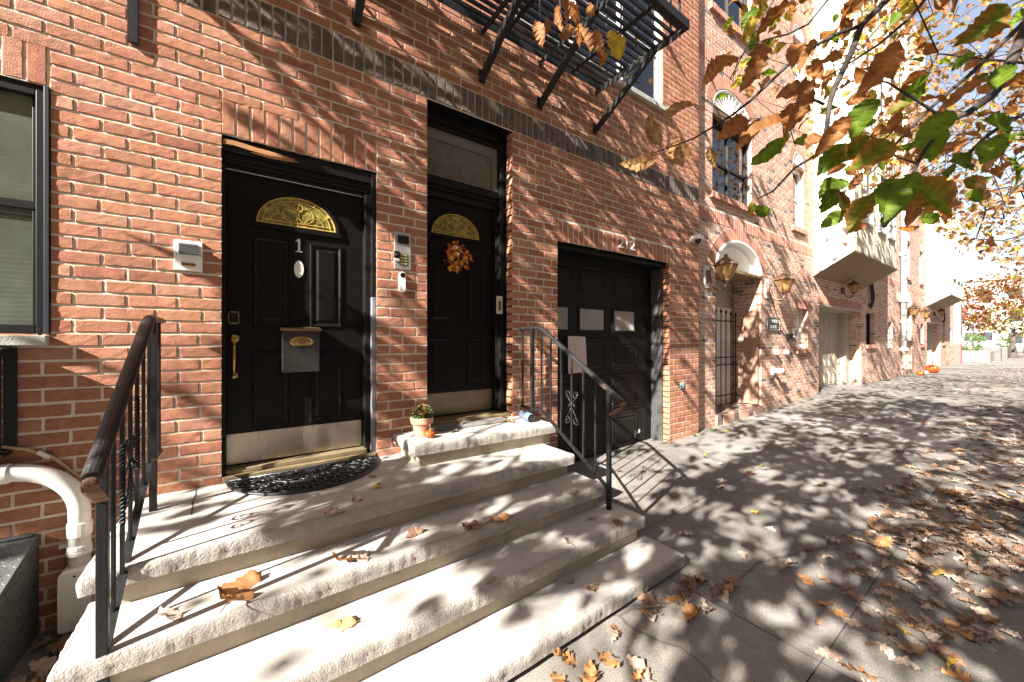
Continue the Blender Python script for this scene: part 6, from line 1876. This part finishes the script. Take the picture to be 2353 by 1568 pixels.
    TOP = [(1238,80,62,-80,'b'),(1282,48,66,-85,'b'),(1318,30,58,-60,'b'),(1360,8,52,-80,'o'),(1345,85,70,-70,'b'),(1376,98,62,-72,'b'),(1412,92,86,-75,'y'),(1300,66,55,-110,'b'),(1258,62,44,-100,'b'),(1330,75,50,-95,'b'),(1298,18,48,-70,'o'),(1376,130,50,-85,'b'),
           (1500,302,70,-60,'t'),(1470,364,80,12,'t'),(1555,248,70,20,'t'),(1548,346,55,-70,'t'),(1566,352,60,-85,'t'),(1640,360,50,-60,'t')]
    items = [(1532 + x * .349, y * .349, l * .349, a, k) for x, y, l, a, k in LV] + TOP
    pal = {'b': BROWN, 'o': ORANGE, 't': TAN, 'g': GREEN, 'k': GRBR, 'y': YELLOW}
    for x, y, l, a, k in items:
        Z = max(1.25, min(2.3, 875 * .145 / l)) * rg.uniform(.94, 1.06)
        Lr = l * Z / 875 * 1.06
        ar = R(a)
        d = rt * math.cos(ar) + up * math.sin(ar)
        c = at(x, y, Z)
        # the base is the end nearer a branch
        b1, b2 = c - d * Lr / 2, c + d * Lr / 2
        n1 = min(pts, key=lambda p: (p - b1).length); n2 = min(pts, key=lambda p: (p - b2).length)
        if (n2 - b2).length < (n1 - b1).length: base, near, d = b2, n2, -d
        else: base, near = b1, n1
        dd = (d + fwd * rg.gauss(0, .22)).normalized()
        nn = (-fwd * rg.uniform(.5, 1.0) + up * rg.gauss(.35, .5) + rt * rg.gauss(-.1, .5)).normalized()
        wid = rg.uniform(.44, .58) if k in 'gky' else rg.uniform(.32, .5)
        sh = leaf_shape(rg, Lr, Lr * wid, 14, rg.choice([5, 6, 7]), .13 if k in 'gk' else .2, rg.uniform(.05, .35), rg.uniform(.1, .5), .16 if k in 'gky' else .32, False)
        cm, ce = pal[k]; v = rg.uniform(.85, 1.15)
        put_leaf(lm, sh, base, dd, nn, tuple(q * v for q in cm), tuple(q * v for q in ce))
        # raised midrib and petiole
        if (near - base).length < .22:
            bb.tube([base, base.lerp(near, .5) + Vector((0, 0, -.006)), near], [.0012, .0012, .0018], 5)
TP = [BROWN, BROWN, ORANGE, TAN, GRBR, GREEN, YELLOW]
FP = [BROWN, TAN, TAN, ORANGE, YELLOW, TAN]
labs = ["street tree behind the camera at left, its leaf shade falling on the steps", "street tree behind the camera, its dappled shade falling on the brick wall and pavement",
        "near street tree whose big green and brown leaves hang over the pavement at upper right", "next street tree with small tan leaves in front of the cream bay",
        "third street tree down the pavement with sparse tan leaves", "farthest of the kerbside street trees, nearly bare dark twigs"]
crown = None
for i, ((bx, by), cl) in enumerate(zip(bases, groups)):
    lm = MB()
    make_tree((bx, by, zg(bx) - .02), (bx + .15, by + .25, 3.5), cl, labs[i], lm, TP if i < 3 else FP, 100 + i, "street trees along the kerb", extra=fore if i == 2 else None, L=(.125, .19) if i < 3 else (.09, .15))
# far tree with reddish leaves
def far_tree(c, rad, n, label, pal, seed, base):
    rg = random.Random(seed); cl = []
    for _ in range(n):
        d = Vector((rg.gauss(0, 1), rg.gauss(0, 1), rg.gauss(0, 1))).normalized() * rg.uniform(.35, 1.0) ** .6
        cl.append(Vector((c[0] + d.x * rad[0], c[1] + d.y * rad[1], c[2] + d.z * rad[2])))
    make_tree(base, (base[0], base[1], base[2] + 2.2), cl, label, MB(), pal, seed, "trees in the distance", L=(.22, .34), per=(7, 11), crad=.32, seg_forbid=False)
DK = lambda P: [tuple(tuple(v * .8 for v in c) for c in p) for p in P]
far_tree((47, -.6, 4.4), (5, 3.2, 2.2), 190, "distant tree with rusty brown and olive leaves at the end of the street", DK([RED, BROWN, BROWN, GRBR, ORANGE]), 7, (47, -1.4, .3))
far_tree((66, -.2, 3.9), (6, 3.4, 2.4), 150, "more distant olive yellow tree behind the rusty brown one", DK([GRBR, YELLOW, ((.2, .2, .05), (.25, .2, .05))]), 8, (66, -1.5, .3))

# ================================================================ FALLEN LEAVES
rn = random.Random(404)
KC = {'tan': ((.40, .305, .245), (.35, .26, .20)), 'brown': ((.25, .15, .10), (.20, .115, .07)), 'orange': ((.45, .24, .10), (.36, .17, .07)), 'yellow': ((.58, .40, .05), (.46, .30, .06)), 'pale': ((.50, .42, .355), (.45, .365, .30))}
LM = {}
for k, (cm, ce) in KC.items():
    LM[k] = []
    for j in range(6):
        L_ = rn.uniform(.085, .135) if k != 'yellow' else rn.uniform(.06, .085)
        sh = leaf_shape(rn, L_, L_ * rn.uniform(.5, .8), 14, rn.choice([3, 4, 5]), rn.uniform(.3, .62), rn.uniform(-.25, .38), rn.uniform(.03, .32), .26)
        mb = MB(); v = rn.uniform(.85, 1.15)
        vs = sh[0]; mz = sorted(z for _, _, z in vs)[len(vs) // 6]
        mb.addc([(x - L_ * .45, y, z - mz + .004) for x, y, z in vs], sh[1], [tuple(q * v for q in (ce if e == 1 else cm if e == 0 else (.16, .09, .04))) for e in sh[2]])
        o = mb.build("fallen_leaf", M['litter'], smooth=True); LM[k].append(o.data); bpy.data.objects.remove(o)
def surf(x, y):
    for (x0, x1, yb, yl, yr, zt) in reversed(TR):
        yf = yl + (yr - yl) * (x - x0) / (x1 - x0)
        if x0 < x < x1 and y > yf: return zt
    return zg(x)
def fallen(kind, x, y, label, group=None, s=1.0, rz=None, lift=0.0, tilt=.14):
    o = bpy.data.objects.new("fallen_leaf", rn.choice(LM[kind])); COL.objects.link(o)
    o.location = (x, y, surf(x, y) + .002 + lift)
    o.rotation_euler = (rn.gauss(0, tilt), rn.gauss(0, tilt), rn.uniform(0, 2 * PI) if rz is None else rz); o.scale = (s,) * 3
    return tag(o, label, "leaf", group)
# single leaves on the steps
for k, x, y, lb, s in (
    ('brown', 1.09, -1.13, "curled orange brown leaf against the riser on the third step up from the pavement", 1.1), ('pale', 1.20, -1.12, "pale folded leaf touching the curled brown one on the steps", .9),
    ('orange', 1.30, -1.15, "orange brown lobed leaf lying flat right of the pale folded one on the steps", 1.1), ('brown', .78, -1.03, "dark brown leaf tucked under a step nosing mid flight", .9),
    ('pale', 1.95, -1.09, "bleached leaf near the foot of the right railing post", 1.0), ('tan', 2.02, -1.22, "tan leaf in a sun spot below the right railing post", .9),
    ('orange', .42, -1.07, "orange leaf half under the step edge left of centre", 1.1), ('pale', .50, -1.10, "cream lobed leaf in full sun beside the orange one left of centre", 1.1),
    ('orange', .36, -1.28, "short orange leaf alone on the sunlit tread in the lower middle", 1.0), ('tan', .40, -.88, "grey tan leaf on the second tread below the doormat", 1.0),
    ('pale', .53, -.77, "pale leaf lying along the riser below the landing", .9), ('brown', 2.10, -1.37, "brown leaf standing on edge near the right end of the lowest step", .9),
    ('pale', 1.66, -1.35, "pale leaf against the riser on the lowest step", .9), ('tan', 1.59, -1.44, "tan leaf just below the pale one on the lowest step", .9),
    ('brown', 1.645, -1.555, "flat rusty brown leaf near the front edge of the lowest step", .95), ('tan', 1.06, -1.40, "tan leaf fragment by the riser on the lowest step, lower middle", .6),
    ('yellow', .68, -.66, "bright yellow leaf on the landing right of the doormat", 1.0), ('tan', .71, -.60, "tan leaf behind the bright yellow one on the landing", .6),
    ('tan', .72, -.44, "brown grey leaf close to the right end of the doormat", .9), ('orange', .0, -1.10, "big ribbed orange leaf propped on the sunlit step at lower left", 1.75),
    ('pale', -.24, -1.08, "white backed leaf beside the iron railing post at lower left", 1.2)):
    o = fallen(k, x, y, lb, None, s)
for k, x, y, z, lb in (('tan', 1.60, -.06, .81, "tan leaf lying on the grey coir mat"), ('tan', 1.42, -.25, .798, "pinkish leaf on the step just in front of the coir mat"), ('orange', 2.09, -.01, .80, "crumpled orange leaf in the right corner of the recessed doorway"), ('orange', 2.03, -.22, .798, "tiny orange leaf fragment near the rolled tube"), ('tan', 2.22, -.12, .80, "pale tan leaf behind the rolled tube")):
    o = fallen(k, x, y, lb, None, .8); o.location.z = z
count = 26
zones = []
def zone(n, f, phrase, mix, lift=0.0, s=(.6, 1.3), tilt=.15):
    zones.append((n, f, phrase, mix, lift, s, tilt))
MIXD = ['tan'] * 8 + ['brown'] * 6 + ['pale'] * 3 + ['orange'] * 2 + ['yellow']
U = rn.uniform
def tri(a, b, m): return rn.triangular(a, b, m)
zone(105, lambda: (tri(2.3, 6.2, 3.9), tri(-3.02, -2.0, -2.75)), "in the leaf drift on the shaded pavement at right", MIXD, .02, tilt=.24)
zone(26, lambda: (U(2.2, 3.2), tri(-2.9, -2.3, -2.65)), "in the leaf drift at the bottom right of the picture", MIXD, .012, tilt=.2)
zone(22, lambda: (U(1.85, 2.5), U(-2.0, -1.72)), "heaped against the right end of the lowest step", ['brown', 'orange', 'tan', 'pale'], .02, tilt=.3)
zone(16, lambda: (U(1.0, 1.75), U(-2.0, -1.72)), "on the pavement along the front of the lowest step", ['orange', 'orange', 'tan', 'pale'], .008, tilt=.25)
zone(20, lambda: (tri(-.87, -.56, -.72), tri(-1.0, -.15, -.5)), "in the corner between cellar hatch and steps", ['tan', 'brown', 'orange'], .03, s=(.9, 1.3), tilt=.35)
zone(40, lambda: (U(2.4, 9.5), U(-2.1, -.2)), "scattered singly on the open pavement", ['tan', 'tan', 'brown', 'yellow', 'pale'], 0)
zone(34, lambda: (U(5.0, 11.5), tri(-3.0, -2.2, -2.5)), "along the pavement joint further down the street", MIXD, .006)
zone(6, lambda: (U(3.0, 4.8), U(-.05, .2)), "blown against the foot of the garage door", ['tan', 'orange', 'brown'], 0)
for n, f, phrase, mix, lift, s, tilt in zones:
    for _ in range(n):
        k = rn.choice(mix); x, y = f()
        if surf(x, y) > zg(x) + .01 and "steps" not in phrase: y = min(y, -1.80)
        w = {'tan': "dry tan fallen leaf ", 'brown': "dark brown fallen leaf ", 'orange': "orange fallen leaf ", 'yellow': "yellow fallen leaf ", 'pale': "bleached pale fallen leaf "}[k]
        fallen(k, x, y, w + phrase, w.replace("leaf ", "leaves ").replace("fallen leaves", "leaves") + phrase, U(*s), None, U(0, lift), tilt)
# the rest, too many to count
mb = MB()
allm = [m for k in ('tan', 'brown', 'pale', 'tan', 'brown', 'tan') for m in LM[k]]
def strew(n, f, lift=.01):
    for _ in range(n):
        x, y = f(); me = rn.choice(allm); s = U(.65, 1.15)
        q = Matrix.Translation((x, y, surf(x, y) + .003 + U(0, lift))) @ Matrix.Rotation(U(0, 2 * PI), 4, 'Z') @ Matrix.Rotation(rn.gauss(0, .2), 4, 'X') @ Matrix.Scale(s, 4)
        mb.addc([tuple(q @ v.co) for v in me.vertices], [tuple(p.vertices) for p in me.polygons], [tuple(c.color)[:3] for c in me.color_attributes["Col"].data])
strew(170, lambda: (tri(2.5, 6.2, 4.2), tri(-3.1, -2.1, -2.75)), .02)
strew(330, lambda: (tri(3.2, 12, 5), tri(-3.35, -2.1, -2.9)))
strew(260, lambda: (U(8, 32), tri(-3.4, -1.2, -2.6)))
strew(60, lambda: (U(6, 24), U(-1.5, -.1)))
strew(200, lambda: (U(-6, 30), tri(-5.3, -3.2, -4.6)))
tag(mb.build("leaf_litter", M['litter']), kind='stuff', label="loose carpet of small dry leaves along the far pavement", cat="leaves")
# twigs, grit and a few weeds
mb = MB()
for _ in range(240):
    x, y = U(1.5, 9), U(-3.1, .1)
    if surf(x, y) > zg(x) + .01: continue
    a = U(0, 2 * PI); l = U(.006, .02); z = surf(x, y) + .003
    mb.add([(x, y, z), (x + l * math.cos(a), y + l * math.sin(a), z + .002), (x + l * .6 * math.cos(a + .8), y + l * .6 * math.sin(a + .8), z + .004)], [(0, 1, 2)], col=rn.choice([(.25, .15, .08), (.4, .3, .2), (.1, .07, .05)]))
tag(mb.build("leaf_crumbs", M['attr']), kind='stuff', label="crumbs of broken dry leaf on the pavement", cat="leaves")
for (x, y, lb) in ((5.45, -.05, "small green weed at the foot of the brick pier by the garage"), (5.95, -.07, "low green weed at the pavement edge before the porch step")):
    t = thing("weed", (x, y, zg(x)), lb, "weed", "weeds along the wall foot")
    mb = MB()
    for _ in range(26):
        a = U(0, 2 * PI); l = U(.03, .085); p = Vector((x + U(-.05, .05), y + U(-.02, .02), zg(x))); d = Vector((math.cos(a) * .7, math.sin(a) * .5 - .2, U(.3, .9))) * l; s_ = Vector((-math.sin(a), math.cos(a), 0)) * .010
        mb.add([tuple(p), tuple(p + d * .6 + s_), tuple(p + d), tuple(p + d * .6 - s_)], [(0, 1, 2, 3)], col=rn.choice([(.10, .17, .03), (.16, .2, .05)]))
    mb.build("leaves", M['attr'], t)
